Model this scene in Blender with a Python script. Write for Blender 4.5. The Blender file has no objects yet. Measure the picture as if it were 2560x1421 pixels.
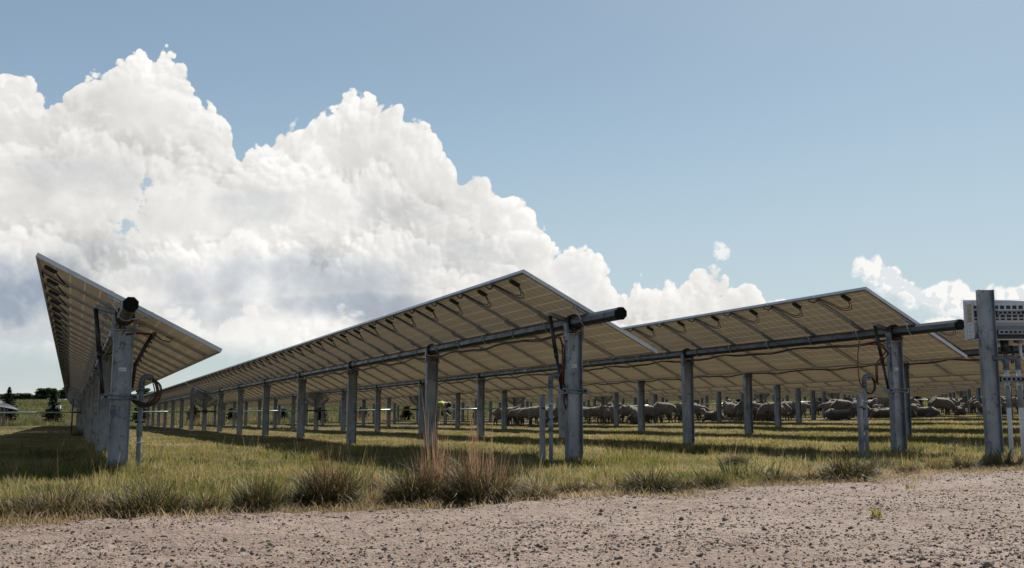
import bpy, bmesh, math, random
import numpy as np
from mathutils import Vector, Matrix
R = math.radians
random.seed(7); rng = np.random.default_rng(7)
sc = bpy.context.scene
COL = sc.collection

# ------------------------------------------------------------------ camera
YAW, PITCH, EYE, FPX = 0.4039, 0.1314, 0.434, 2556.7
cam_d = bpy.data.cameras.new('camera'); cam = bpy.data.objects.new('camera', cam_d); COL.objects.link(cam)
cam_d.sensor_width = 36; cam_d.lens = 36 * FPX / 2560; cam_d.clip_end = 5000; cam_d.clip_start = 0.05
cam.location = (0, 0, EYE); cam.rotation_euler = (math.pi / 2 + PITCH, 0, -YAW)
sc.camera = cam
cam_d.dof.use_dof = False

def ray(px, py):
    "direction of a photo pixel, scaled so its level forward depth is 1"
    a, b = (px - 1280) / FPX, (710.5 - py) / FPX
    f = math.cos(PITCH) - b * math.sin(PITCH)
    u = math.sin(PITCH) + b * math.cos(PITCH)
    r = a / f; u = u / f
    return Vector((math.sin(YAW) + r * math.cos(YAW), math.cos(YAW) - r * math.sin(YAW), u))
def at_depth(px, py, d):
    return Vector((0, 0, EYE)) + ray(px, py) * d
def at_z(px, py, z):
    v = ray(px, py); return Vector((0, 0, EYE)) + v * ((z - EYE) / v.z)
def at_y(px, py, Y):
    v = ray(px, py); return Vector((0, 0, EYE)) + v * (Y / v.y)

# ------------------------------------------------------------------ sun and view
SUN = Vector((0.80, 0.62, 1.0)).normalized()          # towards the sun
sun_d = bpy.data.lights.new('sun', 'SUN'); sun = bpy.data.objects.new('sun', sun_d); COL.objects.link(sun)
sun_d.energy = 5.0; sun_d.angle = R(0.5); sun_d.color = (1.0, 0.93, 0.84)
sun.rotation_euler = SUN.to_track_quat('Z', 'Y').to_euler(); sun.location = (30, 30, 60)
sc.view_settings.view_transform = 'Standard'; sc.view_settings.look = 'None'
sc.view_settings.gamma = 1; sc.view_settings.exposure = 0.84
sc.cycles.max_bounces = 6; sc.cycles.diffuse_bounces = 4; sc.cycles.glossy_bounces = 3
sc.cycles.transparent_max_bounces = 8; sc.cycles.use_denoising = True
sc.cycles.sample_clamp_indirect = 6

# ------------------------------------------------------------------ node helpers
class G:
    "tiny expression writer over a node tree"
    def __init__(s, nt): s.nt = nt
    def node(s, t, **kw):
        n = s.nt.nodes.new(t)
        for k, v in kw.items(): setattr(n, k, v)
        return n
    def put(s, sock, v):
        if isinstance(v, E_): s.nt.links.new(v.o, sock)
        elif v is not None:
            try: sock.default_value = v
            except Exception: sock.default_value = (*v, 1)
    def m(s, op, a, b=None, c=None, clamp=False):
        n = s.node('ShaderNodeMath', operation=op, use_clamp=clamp)
        for k, v in enumerate((a, b, c)):
            if v is not None: s.put(n.inputs[k], v)
        return E_(s, n.outputs[0])
    def vm(s, op, a, b=None, out=0, scale=None):
        n = s.node('ShaderNodeVectorMath', operation=op)
        s.put(n.inputs[0], a)
        if b is not None: s.put(n.inputs[1], b)
        if scale is not None: s.put(n.inputs['Scale'], scale)
        return E_(s, n.outputs[out])
    def xyz(s, x, y, z):
        n = s.node('ShaderNodeCombineXYZ')
        for k, v in enumerate((x, y, z)): s.put(n.inputs[k], v)
        return E_(s, n.outputs[0])
    def sep(s, v):
        n = s.node('ShaderNodeSeparateXYZ'); s.put(n.inputs[0], v)
        return [E_(s, o) for o in n.outputs]
    def step(s, a, b, v):
        n = s.node('ShaderNodeMapRange', interpolation_type='SMOOTHSTEP')
        s.put(n.inputs['Value'], v); s.put(n.inputs['From Min'], a); s.put(n.inputs['From Max'], b)
        return E_(s, n.outputs[0])
    def lin(s, a, b, c, d, v):
        n = s.node('ShaderNodeMapRange')
        for k, q in zip(('Value', 'From Min', 'From Max', 'To Min', 'To Max'), (v, a, b, c, d)): s.put(n.inputs[k], q)
        return E_(s, n.outputs[0])
    def noise(s, v, scale, detail=2, rough=.5, dist=0, color=False, dims='3D', lac=2.0):
        n = s.node('ShaderNodeTexNoise', noise_dimensions=dims)
        s.put(n.inputs['Vector'], v); s.put(n.inputs['Scale'], scale); s.put(n.inputs['Detail'], detail)
        s.put(n.inputs['Roughness'], rough); s.put(n.inputs['Distortion'], dist); s.put(n.inputs['Lacunarity'], lac)
        return E_(s, n.outputs[1 if color else 0])
    def voro(s, v, scale, detail=0, rough=.5, feature='F1', out='Distance', lac=2.0, rnd=1.0, smooth=None):
        n = s.node('ShaderNodeTexVoronoi', feature=feature)
        s.put(n.inputs['Vector'], v); s.put(n.inputs['Scale'], scale)
        if 'Detail' in n.inputs: s.put(n.inputs['Detail'], detail); s.put(n.inputs['Roughness'], rough); s.put(n.inputs['Lacunarity'], lac)
        s.put(n.inputs['Randomness'], rnd)
        if smooth is not None: s.put(n.inputs['Smoothness'], smooth)
        return E_(s, n.outputs[out])
    def mix(s, f, a, b, kind='MIX'):
        n = s.node('ShaderNodeMix', data_type='RGBA', blend_type=kind)
        s.put(n.inputs[0], f)
        for sock, v in ((n.inputs[6], a), (n.inputs[7], b)):
            if isinstance(v, (tuple, list)): v = (*v, 1) if len(v) == 3 else v
            s.put(sock, v)
        return E_(s, n.outputs[2])
    def ramp(s, v, stops, interp='LINEAR'):
        n = s.node('ShaderNodeValToRGB'); cr = n.color_ramp; cr.interpolation = interp
        while len(cr.elements) < len(stops): cr.elements.new(0.5)
        for e, (p, c) in zip(cr.elements, stops):
            e.position = p; e.color = (*c, 1) if len(c) == 3 else c
        s.put(n.inputs[0], v)
        return E_(s, n.outputs[0])
    def curve(s, v, pts):
        n = s.node('ShaderNodeFloatCurve'); c = n.mapping.curves[0]
        pts = sorted(pts)
        while len(c.points) < len(pts): c.points.new(0.5, 0.5)
        for p, (x, y) in zip(c.points, pts):
            p.location = (x, y); p.handle_type = 'VECTOR'
        n.mapping.update()
        s.put(n.inputs['Value'], v)
        return E_(s, n.outputs[0])
class E_:
    def __init__(s, g, o): s.g = g; s.o = o
    def __add__(s, b): return s.g.m('ADD', s, b)
    __radd__ = __add__
    def __sub__(s, b): return s.g.m('SUBTRACT', s, b)
    def __rsub__(s, b): return s.g.m('SUBTRACT', b, s)
    def __mul__(s, b): return s.g.m('MULTIPLY', s, b)
    __rmul__ = __mul__
    def __truediv__(s, b): return s.g.m('DIVIDE', s, b)
    def clamp(s): return s.g.m('ADD', s, 0.0, clamp=True)

# ------------------------------------------------------------------ sky with cumulus
AZ0, AZ1, EL1 = -0.75, 0.75, 0.6
def azel(px, py):
    v = ray(px, py); a = math.atan2(v.x, v.y) - YAW
    return a, math.atan2(v.z, math.hypot(v.x, v.y))
def contour(pts, left=None, right=None):
    out = []
    for x, y in pts:
        a, e = azel(x, y); out.append(((a - AZ0) / (AZ1 - AZ0), max(0.0, min(1.0, e / EL1))))
    lo_, hi_ = max(.004, out[0][0] - .05), min(.996, out[-1][0] + .05)
    out = [(0.0, left or 0.0), (lo_, left or 0.0)] + out + [(hi_, right or 0.0), (1.0, right or 0.0)]
    return out

def build_world():
    w = bpy.data.worlds.new('World'); sc.world = w; w.use_nodes = True
    nt = w.node_tree; nt.nodes.clear(); g = G(nt)
    out = g.node('ShaderNodeOutputWorld'); bg = g.node('ShaderNodeBackground')
    nt.links.new(bg.outputs[0], out.inputs[0])
    sky = g.node('ShaderNodeTexSky', sky_type='NISHITA')
    sky.sun_disc = False; sky.sun_elevation = math.asin(SUN.z); sky.sun_rotation = math.atan2(SUN.x, SUN.y)
    sky.altitude = 300; sky.air_density = 1.0; sky.dust_density = 0.6; sky.ozone_density = 1.6
    d = E_(g, g.node('ShaderNodeTexCoord').outputs['Generated'])
    x, y, z = g.sep(d)
    cy, sy = math.cos(YAW), math.sin(YAW)
    fwd = x * sy + y * cy; rgt = x * cy - y * sy
    az = g.m('ARCTAN2', rgt, fwd); el = g.m('ARCSINE', z)
    # billow fields on the unit sphere of directions
    wn = g.noise(d, 9.0, 2, .5, color=True)
    wv = g.vm('SCALE', g.vm('SUBTRACT', wn, (.5, .5, .5)), scale=.055)
    p = g.vm('ADD', d, wv)
    def oct_(q, sc_):
        v = g.voro(q, sc_)
        return 1.0 - v * v * 1.35                       # rounded puff with creases between
    def height(q):
        return oct_(q, 15) * .36 + oct_(g.vm('ADD', q, (3.1, 1.7, .4)), 36) * .28 + oct_(g.vm('ADD', q, (.3, 5.2, 2.4)), 82) * .18 + oct_(g.vm('ADD', q, (7.3, 2.2, 1.4)), 175) * .09
    h0 = height(p)
    toward = Vector((cy * .70, -sy * .70, .71))          # towards the sun, across the sky
    h1 = height(g.vm('ADD', p, tuple(toward * .0050)))
    fine = g.noise(d, 60, 5, .62)
    soft = g.noise(d, 9, 4, .5)
    uaz = g.lin(AZ0, AZ1, 0, 1, az)
    def top_of(pts, **k): return g.curve(uaz, contour(pts, **k)) * EL1
    amp = 0.030
    disp = (h0 - HM) * amp * 1.9 + (fine - .5) * .008
    def above(pts, s=.004, k=1.0, **kw):                  # 1 below the contour, 0 above it
        t = top_of(pts, **kw)
        return g.step(0.0, s, t + disp * k - el)
    # back tower, the whole silhouette
    A = [(-300, 260), (-60, 150), (0, 175), (70, 205), (120, 235), (150, 255), (185, 215), (240, 160), (290, 130), (350, 102), (400, 128), (465, 175),
         (490, 240), (540, 245), (575, 285), (590, 345), (615, 350), (630, 315), (730, 305), (830, 300), (860, 260), (930, 228), (1000, 262),
         (1075, 310), (1110, 345), (1135, 395), (1150, 455), (1210, 465), (1270, 500), (1330, 530), (1370, 590), (1410, 610), (1480, 630),
         (1530, 700), (1565, 722), (1610, 708), (1650, 695), (1700, 705), (1770, 680), (1830, 712), (1880, 706), (1950, 722), (2010, 745), (2080, 790), (2160, 850), (2300, 960), (2560, 960)]
    # front masses, each with its own top line
    B = [(-300, 300), (0, 330), (120, 330), (230, 290), (320, 340), (400, 400), (480, 370), (560, 400), (640, 390), (700, 370), (800, 420), (960, 410), (1020, 470), (1100, 520), (1200, 560),
         (1260, 600), (1330, 700), (1400, 720), (1480, 780), (1560, 800), (1700, 790), (1800, 780), (2000, 860), (2300, 980)]
    Cc = [(-300, 560), (0, 560), (120, 570), (230, 620), (330, 640), (450, 600), (560, 600), (700, 590), (860, 620), (960, 560), (1060, 600), (1180, 640), (1260, 730), (1340, 800), (1500, 860), (2000, 960)]
    D = [(-300, 800), (0, 830), (80, 835), (150, 860), (300, 800), (400, 790), (560, 790), (640, 770), (760, 800), (860, 790), (960, 810), (1100, 830), (1250, 800), (1400, 840), (1600, 930), (2000, 980)]
    a = above(A, .0035); b = above(B, .006); c = above(Cc, .008, 1.3); dd = above(D, .010, 1.2)
    def depth_below(pts, lo, hi):
        return g.step(lo, hi, top_of(pts) + disp * .9 - el)
    # bottom of the deck
    base = g.curve(uaz, contour([(-300, 900), (0, 872), (100, 868), (160, 880), (420, 850), (560, 870), (700, 882), (860, 880), (980, 840), (1200, 860), (1400, 870), (1600, 880), (2560, 960)])) * EL1
    floor = g.step(-.016, .016, el - base + (soft - .5) * .05 + (fine - .5) * .02)
    cover = a * floor
    # blue holes
    def hole(px, py, rx, ry):
        ca, ce = azel(px, py)
        ex = (az - ca) / (rx / FPX); ey = (el - ce) / (ry / FPX)
        return g.step(1.0, .55, ex * ex + ey * ey + (fine - .5) * 2.6 + (soft - .5) * 3.5 + (h0 - HM) * 2.5)
    hl = g.m('MAXIMUM', hole(362, 482, 42, 78), hole(303, 572, 52, 40))
    cover = cover * (1.0 - hl * .85)
    # right-hand small cumulus
    def puff(pts_top, pts_bot, s=.005):
        t = above(pts_top, s, .8, left=0.0, right=None)
        bt = g.curve(uaz, contour(pts_bot, left=1.0)) * EL1
        return t * g.step(-.006, .014, el - bt + (fine - .5) * .05 + (soft - .5) * .03)
    r1 = puff([(2080, 900), (2120, 720), (2140, 655), (2175, 630), (2230, 665), (2280, 705), (2310, 740), (2350, 690), (2400, 685), (2450, 720), (2560, 715), (2700, 690)],
              [(2080, 600), (2120, 650), (2160, 710), (2230, 760), (2300, 775), (2420, 800), (2560, 860), (2700, 880)])
    r2 = puff([(2180, 950), (2230, 870), (2290, 810), (2340, 795), (2375, 780), (2400, 800), (2480, 850), (2560, 800), (2700, 780)],
              [(2180, 800), (2250, 860), (2400, 900), (2560, 920)])
    ca, ce = azel(1802, 628)
    ex = (az - ca) / (24 / FPX); ey = (el - ce) / (24 / FPX)
    r3 = g.step(1.1, .2, ex * ex + ey * ey + (fine - .5) * 3.5)
    low = g.step(.020, .060, top_of([(-300, 935), (0, 962), (100, 960), (240, 962), (400, 962), (560, 950), (800, 955), (2560, 940)]) + .03 + disp * .6 - el)
    right = g.m('MAXIMUM', r1, g.m('MAXIMUM', r2 * .95, r3 * .8))
    # shading: relief towards the sun, shaded flanks low in each mass, blue-grey bellies
    relief = (h0 - h1)
    rel = g.lin(-.085, .085, -1, 1, relief)
    fade = g.step(.0, .05, top_of(A) + disp - el)          # inside from the rim
    def rim(pts, w, k=1.0): return g.step(w, .0, top_of(pts) + disp * k - el) * g.step(-.012, .0, top_of(pts) + disp * k - el)
    big = g.noise(g.vm('ADD', d, wv), 5.5, 4, .55)
    mid = g.noise(g.vm('ADD', d, (2.2, .7, 4.1)), 17, 4, .6)
    crisp = (g.m('MAXIMUM', rim(A, .05), g.m('MAXIMUM', rim(B, .06), rim(Cc, .05))) * .75 + g.step(.44, .66, mid) * .55 + .10).clamp()
    lit = 0.975 + rel * .085 * crisp + (fine - .5) * .07 - fade * .05 + (mid - .5) * .42 + (big - .5) * .52
    # a darker foot behind every front mass
    foot_b = g.step(.045, .0, el - (top_of(B) + disp)) * (1.0 - b)
    foot_c = g.step(.050, .0, el - (top_of(Cc) + disp * 1.3)) * (1.0 - c)
    lit = lit - foot_b * .09 - foot_c * .10
    # belly masks
    mid_ = mid
    def patch(px, py, rx, ry, k=1.0):
        ca, ce = azel(px, py)
        ex = (az - ca) / (rx / FPX); ey = (el - ce) / (ry / FPX)
        return g.step(1.7, -.3, ex * ex + ey * ey + (soft - .5) * 4.2 - (h0 - HM) * 1.0 + (mid_ - .5) * 2.0) * k
    belly = patch(20, 720, 200, 85, 1.15)
    for q in [(120, 820, 260, 36, .55), (700, 700, 420, 75, .65), (860, 765, 320, 42, .85), (520, 790, 160, 40, .5), (1160, 640, 150, 60, .35), (330, 640, 160, 60, .4),
              (1320, 760, 160, 60, .35), (600, 520, 140, 50, .30), (1000, 520, 140, 45, .25), (220, 440, 150, 50, .22), (1430, 700, 50, 50, .25)]:
        belly = g.m('MAXIMUM', belly, patch(*q))
    belly = belly * (1.0 - dd * .85)
    belly = belly.clamp()
    white = (1.0, .985, .955); grey = (.40, .465, .555)
    body = g.mix(belly, white, grey)
    body = g.vm('SCALE', body, scale=lit)
    # sky colour: Nishita, paler to the horizon
    skyc = g.vm('SCALE', E_(g, sky.outputs[0]), scale=SKY_K)
    tinted = g.mix(1.0, skyc, (.90, .98, .90), 'MULTIPLY')
    wash = g.step(.34, .02, el) * .54 + .20
    sunny = g.m('MAXIMUM', g.vm('DOT_PRODUCT', d, tuple(SUN), out=1), 0.0); tinted = g.vm('SCALE', tinted, scale=1.0 - .16 * g.step(.55, 1.0, sunny))
    skyc = g.mix(wash, tinted, (.57, .635, .69))
    CL = g.vm('SCALE', body, scale=1.01)
    col = g.mix((low * .75).clamp(), skyc, (.80, .82, .82))
    col = g.mix(right.clamp(), col, g.vm('SCALE', g.mix(g.step(.02, -.012, relief) * .5 + .06, white, (.62, .69, .76)), scale=1.04))
    col = g.mix(cover.clamp(), col, CL)
    nt.links.new(col.o, bg.inputs['Color'])
    bg.inputs['Strength'].default_value = WORLD_K
    w.cycles.sampling_method = 'MANUAL'; w.cycles.sample_map_resolution = 512
HM = .56
SKY_K, WORLD_K = 0.108, 0.525
build_world()

# ------------------------------------------------------------------ terrain
XS = [-400, -60, -20, 0, 5, 10, 15, 20, 34, 49, 75, 100, 200, 600]
ZS = [-1.0, -.4, -.16, -.085, -.075, -.03, .06, .18, .54, .88, 1.4, 1.8, 2.3, 2.6]
def sstep(a, b, v):
    t = np.clip((v - a) / (b - a), 0, 1); return t * t * (3 - 2 * t)
def T(x, y):
    x = np.asarray(x, float); y = np.asarray(y, float)
    z = np.interp(x, XS, ZS)
    z = z + sstep(92, 185, y + x * .12) * 3.3 + sstep(200, 500, y) * 2.0
    b = np.sin(x * 1.9 + np.sin(y * .7) * 1.3) * np.sin(y * 1.3 + 1.1) * .016 + np.sin(x * .53 + 2) * np.sin(y * .41) * .022
    return z + b * sstep(5.5, 7.5, y)
RX = [-60, -12, -6, -.4, 2, 5.3, 9, 14, 30, 80]
RY = [4.6, 5.4, 5.6, 5.72, 5.82, 6.55, 7.45, 8.7, 13.0, 25]
def road_edge(x):
    x = np.asarray(x, float)
    return np.interp(x, RX, RY) + .07 * np.sin(x * 3.1) + .04 * np.sin(x * 7.7 + 1) + .02 * np.sin(x * 19)

# value noise for meshes
def vnoise(x, y, seed=0):
    r = np.random.default_rng(seed).random((256, 256))
    xi = np.floor(x).astype(int); yi = np.floor(y).astype(int); fx = x - xi; fy = y - yi
    fx = fx * fx * (3 - 2 * fx); fy = fy * fy * (3 - 2 * fy)
    g_ = lambda a, b: r[a & 255, b & 255]
    return (g_(xi, yi) * (1 - fx) + g_(xi + 1, yi) * fx) * (1 - fy) + (g_(xi, yi + 1) * (1 - fx) + g_(xi + 1, yi + 1) * fx) * fy

# ------------------------------------------------------------------ materials
def mat(name):
    m = bpy.data.materials.new(name); m.use_nodes = True
    nt = m.node_tree; nt.nodes.clear(); g = G(nt)
    out = g.node('ShaderNodeOutputMaterial')
    return m, g, out
def pbsdf(g, out, col, rough=.5, metal=0, bump=None, bump_s=.3, bump_d=.01, spec=.5, coat=0, sheen=0):
    b = g.node('ShaderNodeBsdfPrincipled')
    if isinstance(col, tuple) and len(col) == 3: col = (*col, 1)
    g.put(b.inputs['Base Color'], col); g.put(b.inputs['Roughness'], rough); g.put(b.inputs['Metallic'], metal)
    g.put(b.inputs['Specular IOR Level'], spec)
    if coat: b.inputs['Coat Weight'].default_value = coat
    if sheen: b.inputs['Sheen Weight'].default_value = sheen
    if bump is not None:
        n = g.node('ShaderNodeBump'); n.inputs['Strength'].default_value = bump_s; n.inputs['Distance'].default_value = bump_d
        g.put(n.inputs['Height'], bump); g.nt.links.new(n.outputs[0], b.inputs['Normal'])
    if out is not None: g.nt.links.new(b.outputs[0], out.inputs[0])
    return b
def obco(g): return E_(g, g.node('ShaderNodeTexCoord').outputs['Object'])
def wpos(g): return E_(g, g.node('ShaderNodeNewGeometry').outputs['Position'])

def m_metal(name, c1, c2, rough=.42, metal=.75, scale=14, streak=True):
    m, g, out = mat(name); p = wpos(g)
    sp = g.voro(p, 60, 1, .5, out='Distance')
    st = g.noise(g.vm('MULTIPLY', p, (1, 1, .25)) if streak else p, scale, 5, .65)
    big = g.noise(p, 2.3, 3, .6)
    blot = g.noise(p, 7.5, 4, .7, dist=.6)
    f = (g.step(.40, .72, st) * .35 + g.step(.35, .75, big) * .30 + g.step(.55, .62, blot) * .45 + sp * .22).clamp()
    col = g.mix(f, c1, c2)
    pbsdf(g, out, col, g.lin(0, 1, rough - .08, rough + .18, f), metal, bump=st, bump_s=.12, bump_d=.003)
    return m
M_GALV = m_metal('galvanised_steel', (.30, .318, .352), (.125, .138, .160))
M_TUBE = m_metal('dark_galvanised_tube', (.135, .142, .155), (.085, .09, .10), .42, .8, 5, False)
M_STRAP = m_metal('bright_zinc_strap', (.50, .51, .52), (.32, .33, .35), .40, .6, 20, False)
M_ALU = m_metal('anodised_aluminium', (.58, .575, .62), (.48, .48, .53), .42, .35, 3, False)

M_LIP = m_metal('frame_back_flange', (.36, .34, .31), (.27, .255, .23), .45, .3, 3, False)  # same aluminium as the walls, its downward-facing shade put into a darker colour
def m_plain(name, col, rough=.5, metal=0, var=.25, scale=30, bump=.15, spec=.5, bd=.002):
    m, g, out = mat(name); p = wpos(g)
    n = g.noise(p, scale, 4, .6)
    c = g.mix(g.lin(.3, .7, 0, 1, n).clamp(), tuple(v * (1 - var) for v in col), tuple(min(1, v * (1 + var * .5)) for v in col))
    pbsdf(g, out, c, rough, metal, bump=n, bump_s=bump, bump_d=bd, spec=spec)
    return m
M_BLACK = m_plain('black_plastic', (.016, .016, .018), .38)
M_CAPM = m_plain('matt_black_cap', (.006, .006, .007), .8, spec=.15)
M_RUBBER = m_plain('black_cable', (.012, .012, .013), .5)
M_RED = m_plain('red_cable', (.15, .020, .014), .45, var=.4)
M_REDDARK = m_plain('dark_red_cable', (.075, .018, .014), .5, var=.4)
M_PVC = m_plain('grey_conduit', (.21, .222, .245), .45, var=.15, scale=9)
M_PVCDARK = m_plain('dark_grey_conduit_fitting', (.11, .12, .14), .45, var=.15, scale=9)
M_LABEL = m_plain('white_label', (.70, .69, .72), .5, var=.05)
M_INK = m_plain('black_ink', (.02, .02, .03), .6)
M_CASE = m_plain('light_grey_painted_case', (.56, .56, .60), .42, var=.08, scale=6, bump=.05)
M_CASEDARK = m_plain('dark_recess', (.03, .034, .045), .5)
M_ORANGE = m_plain('orange_sticker', (.65, .14, .03), .5, var=.1)
M_YGREEN = m_plain('pale_yellow_sticker', (.36, .37, .24), .5, var=.15, scale=60)
M_BOXW = m_plain('white_enclosure', (.62, .60, .66), .5, var=.05)

def m_back():
    m, g, out = mat('module_backsheet')
    x, y, z = g.sep(obco(g))
    # six by twelve cells showing through the sheet, paler strips between them
    def line(v, pitch, off, w):
        t = g.m('FRACT', (v + off) / pitch); t = g.m('ABSOLUTE', t - .5)
        return g.step(.5 - w / pitch, .5 - w * .4 / pitch, t)
    ln = g.m('MAXIMUM', line(x, .1555, .0, .006), line(y, .1590, .0, .006))
    bus = line(y, .0530, .0265, .0022) * .35
    edge = g.m('MAXIMUM', g.step(.915, .930, g.m('ABSOLUTE', x)), g.step(.470, .480, g.m('ABSOLUTE', y)))
    p = wpos(g); n = g.noise(p, 3.0, 4, .55); n2 = g.noise(p, 40, 3, .6)
    cell = g.mix(g.lin(.35, .65, 0, 1, n).clamp(), (.64, .545, .46), (.80, .70, .60))
    c = g.mix(g.m('MAXIMUM', ln, bus) * .9, cell, (.98, .95, .90))
    c = g.mix(edge * .5, c, (.82, .75, .64))
    c = g.mix((n2 * .15), c, (.55, .46, .38))
    b = pbsdf(g, None, c, .36, 0, spec=.55)
    tr = g.node('ShaderNodeBsdfTranslucent'); g.put(tr.inputs[0], (.80, .645, .47, 1))
    ms = g.node('ShaderNodeMixShader'); g.put(ms.inputs[0], ln * .10 + .45)
    g.nt.links.new(b.outputs[0], ms.inputs[1]); g.nt.links.new(tr.outputs[0], ms.inputs[2]); g.nt.links.new(ms.outputs[0], out.inputs[0])
    return m
M_BACK = m_back()
def m_glass():
    m, g, out = mat('module_glass_over_dark_cells')
    x, y, z = g.sep(obco(g))
    t = g.m('ABSOLUTE', g.m('FRACT', x / .1555) - .5); u = g.m('ABSOLUTE', g.m('FRACT', y / .159) - .5)
    ln = g.step(.47, .49, g.m('MAXIMUM', t, u))
    dust = g.noise(wpos(g), 6, 4, .6)
    c = g.mix(ln, (.012, .018, .045), (.30, .32, .36)); c = g.mix(dust * .10, c, (.45, .42, .38))
    b = pbsdf(g, None, c, g.lin(.3, .7, .06, .14, dust), 0, spec=.75, coat=.4)
    tp = g.node('ShaderNodeBsdfTransparent'); tp.inputs[0].default_value = (.8, .82, .80, 1)      # clear gaps round two-sided cells, plus an even leak added to brighten the undersides
    ms = g.node('ShaderNodeMixShader'); g.put(ms.inputs[0], g.step(.480, .488, g.m('MAXIMUM', t, u)) * .15 + .068)
    g.nt.links.new(b.outputs[0], ms.inputs[1]); g.nt.links.new(tp.outputs[0], ms.inputs[2]); g.nt.links.new(ms.outputs[0], out.inputs[0])
    return m
M_GLASS = m_glass()

# ------------------------------------------------------------------ mesh builder
class MB:
    def __init__(s): s.v = []; s.f = []; s.mi = []; s.mats = []; s.smooth = []
    def m(s, mt):
        if mt not in s.mats: s.mats.append(mt)
        return s.mats.index(mt)
    def add(s, vs, fs, mt, smooth=False, M=None):
        o = len(s.v); k = s.m(mt)
        for v in vs: s.v.append(tuple(M @ Vector(v)) if M is not None else tuple(v))
        for f in fs: s.f.append(tuple(i + o for i in f)); s.mi.append(k); s.smooth.append(smooth)
        return s
    def box(s, c, d, mt, M=None, bevel=0):
        x, y, z = (q / 2 for q in d); cx, cy, cz = c
        vs = [(cx + a * x, cy + b * y, cz + e * z) for a in (-1, 1) for b in (-1, 1) for e in (-1, 1)]
        fs = [(0, 1, 3, 2), (4, 6, 7, 5), (0, 4, 5, 1), (2, 3, 7, 6), (0, 2, 6, 4), (1, 5, 7, 3)]
        return s.add(vs, fs, mt, False, M)
    def tube(s, path, r, mt, n=8, caps=True, smooth=True, M=None, phase=0):
        P = [Vector(p) for p in path]; rs = r if isinstance(r, (list, tuple)) else [r] * len(P)
        vs, fs = [], []; up = None
        for i, p in enumerate(P):
            t = (P[min(i + 1, len(P) - 1)] - P[max(i - 1, 0)]).normalized()
            if up is None:
                up = Vector((0, 0, 1)) if abs(t.z) < .9 else Vector((1, 0, 0))
            a = t.cross(up)
            if a.length < 1e-6: a = t.orthogonal()
            a.normalize(); b = t.cross(a).normalized(); up = -b if False else up
            up = (a.cross(t)).normalized()
            for k in range(n):
                w = 2 * math.pi * k / n + phase
                vs.append(p + (a * math.cos(w) + up * math.sin(w)) * rs[i])
        for i in range(len(P) - 1):
            for k in range(n):
                k2 = (k + 1) % n; fs.append((i * n + k, (i + 1) * n + k, (i + 1) * n + k2, i * n + k2))
        if caps:
            fs.append(tuple(range(n))); fs.append(tuple((len(P) - 1) * n + k for k in reversed(range(n))))
        return s.add(vs, fs, mt, smooth, M)
    def prism(s, poly, axis, a, b, mt, M=None):
        "closed outline extruded along an axis: poly in the other two axes"
        n = len(poly)
        def mk(u, v, w): return {'z': (u, v, w), 'y': (u, w, v), 'x': (w, u, v)}[axis]
        vs = [mk(u, v, a) for u, v in poly] + [mk(u, v, b) for u, v in poly]
        fs = [tuple(range(n)), tuple(reversed(range(n, 2 * n)))] + [(i, i + n, (i + 1) % n + n, (i + 1) % n) for i in range(n)]
        return s.add(vs, fs, mt, False, M)
    def mesh(s, name):
        me = bpy.data.meshes.new(name); me.from_pydata(s.v, [], s.f); me.update()
        for m_ in s.mats: me.materials.append(m_)
        me.polygons.foreach_set('material_index', s.mi); me.polygons.foreach_set('use_smooth', s.smooth)
        bm = bmesh.new(); bm.from_mesh(me); bmesh.ops.recalc_face_normals(bm, faces=bm.faces); bm.to_mesh(me); bm.free()
        return me
def obj(name, me, parent=None, loc=(0, 0, 0), rot=(0, 0, 0)):
    if isinstance(me, MB): me = me.mesh(name)
    o = bpy.data.objects.new(name, me); COL.objects.link(o); o.parent = parent; o.location = loc; o.rotation_euler = rot
    return o
def tag(o, label=None, cat=None, group=None, kind=None):
    for k, v in (('label', label), ('category', cat), ('group', group), ('kind', kind)):
        if v: o[k] = v
    return o
def empty(name, loc, rz=0):
    o = bpy.data.objects.new(name, None); COL.objects.link(o); o.location = loc; o.rotation_euler = (0, 0, rz); o.empty_display_size = .2
    return o
def arr_mesh(name, V, F, mats=(), smooth=False):
    me = bpy.data.meshes.new(name)
    me.vertices.add(len(V)); me.vertices.foreach_set('co', np.asarray(V, np.float32).ravel())
    F = np.asarray(F, np.int32); k = F.shape[1]
    me.loops.add(F.size); me.loops.foreach_set('vertex_index', F.ravel())
    me.polygons.add(len(F)); me.polygons.foreach_set('loop_start', np.arange(0, F.size, k, dtype=np.int32)); me.polygons.foreach_set('loop_total', np.full(len(F), k, np.int32))
    if smooth: me.polygons.foreach_set('use_smooth', np.ones(len(F), bool))
    me.update(calc_edges=True)
    for m_ in mats: me.materials.append(m_)
    return me
def grid_mesh(name, xs, ys, zf, mats):
    X, Y = np.meshgrid(xs, ys, indexing='ij') if not callable(ys) else (None, None)
    Z = zf(X, Y); V = np.stack([X, Y, Z], -1).reshape(-1, 3); nx, ny = X.shape
    i = np.arange(nx - 1)[:, None] * ny + np.arange(ny - 1)[None]
    F = np.stack([i, i + ny, i + ny + 1, i + 1], -1).reshape(-1, 4)
    return arr_mesh(name, V, F, mats, True)

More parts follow.
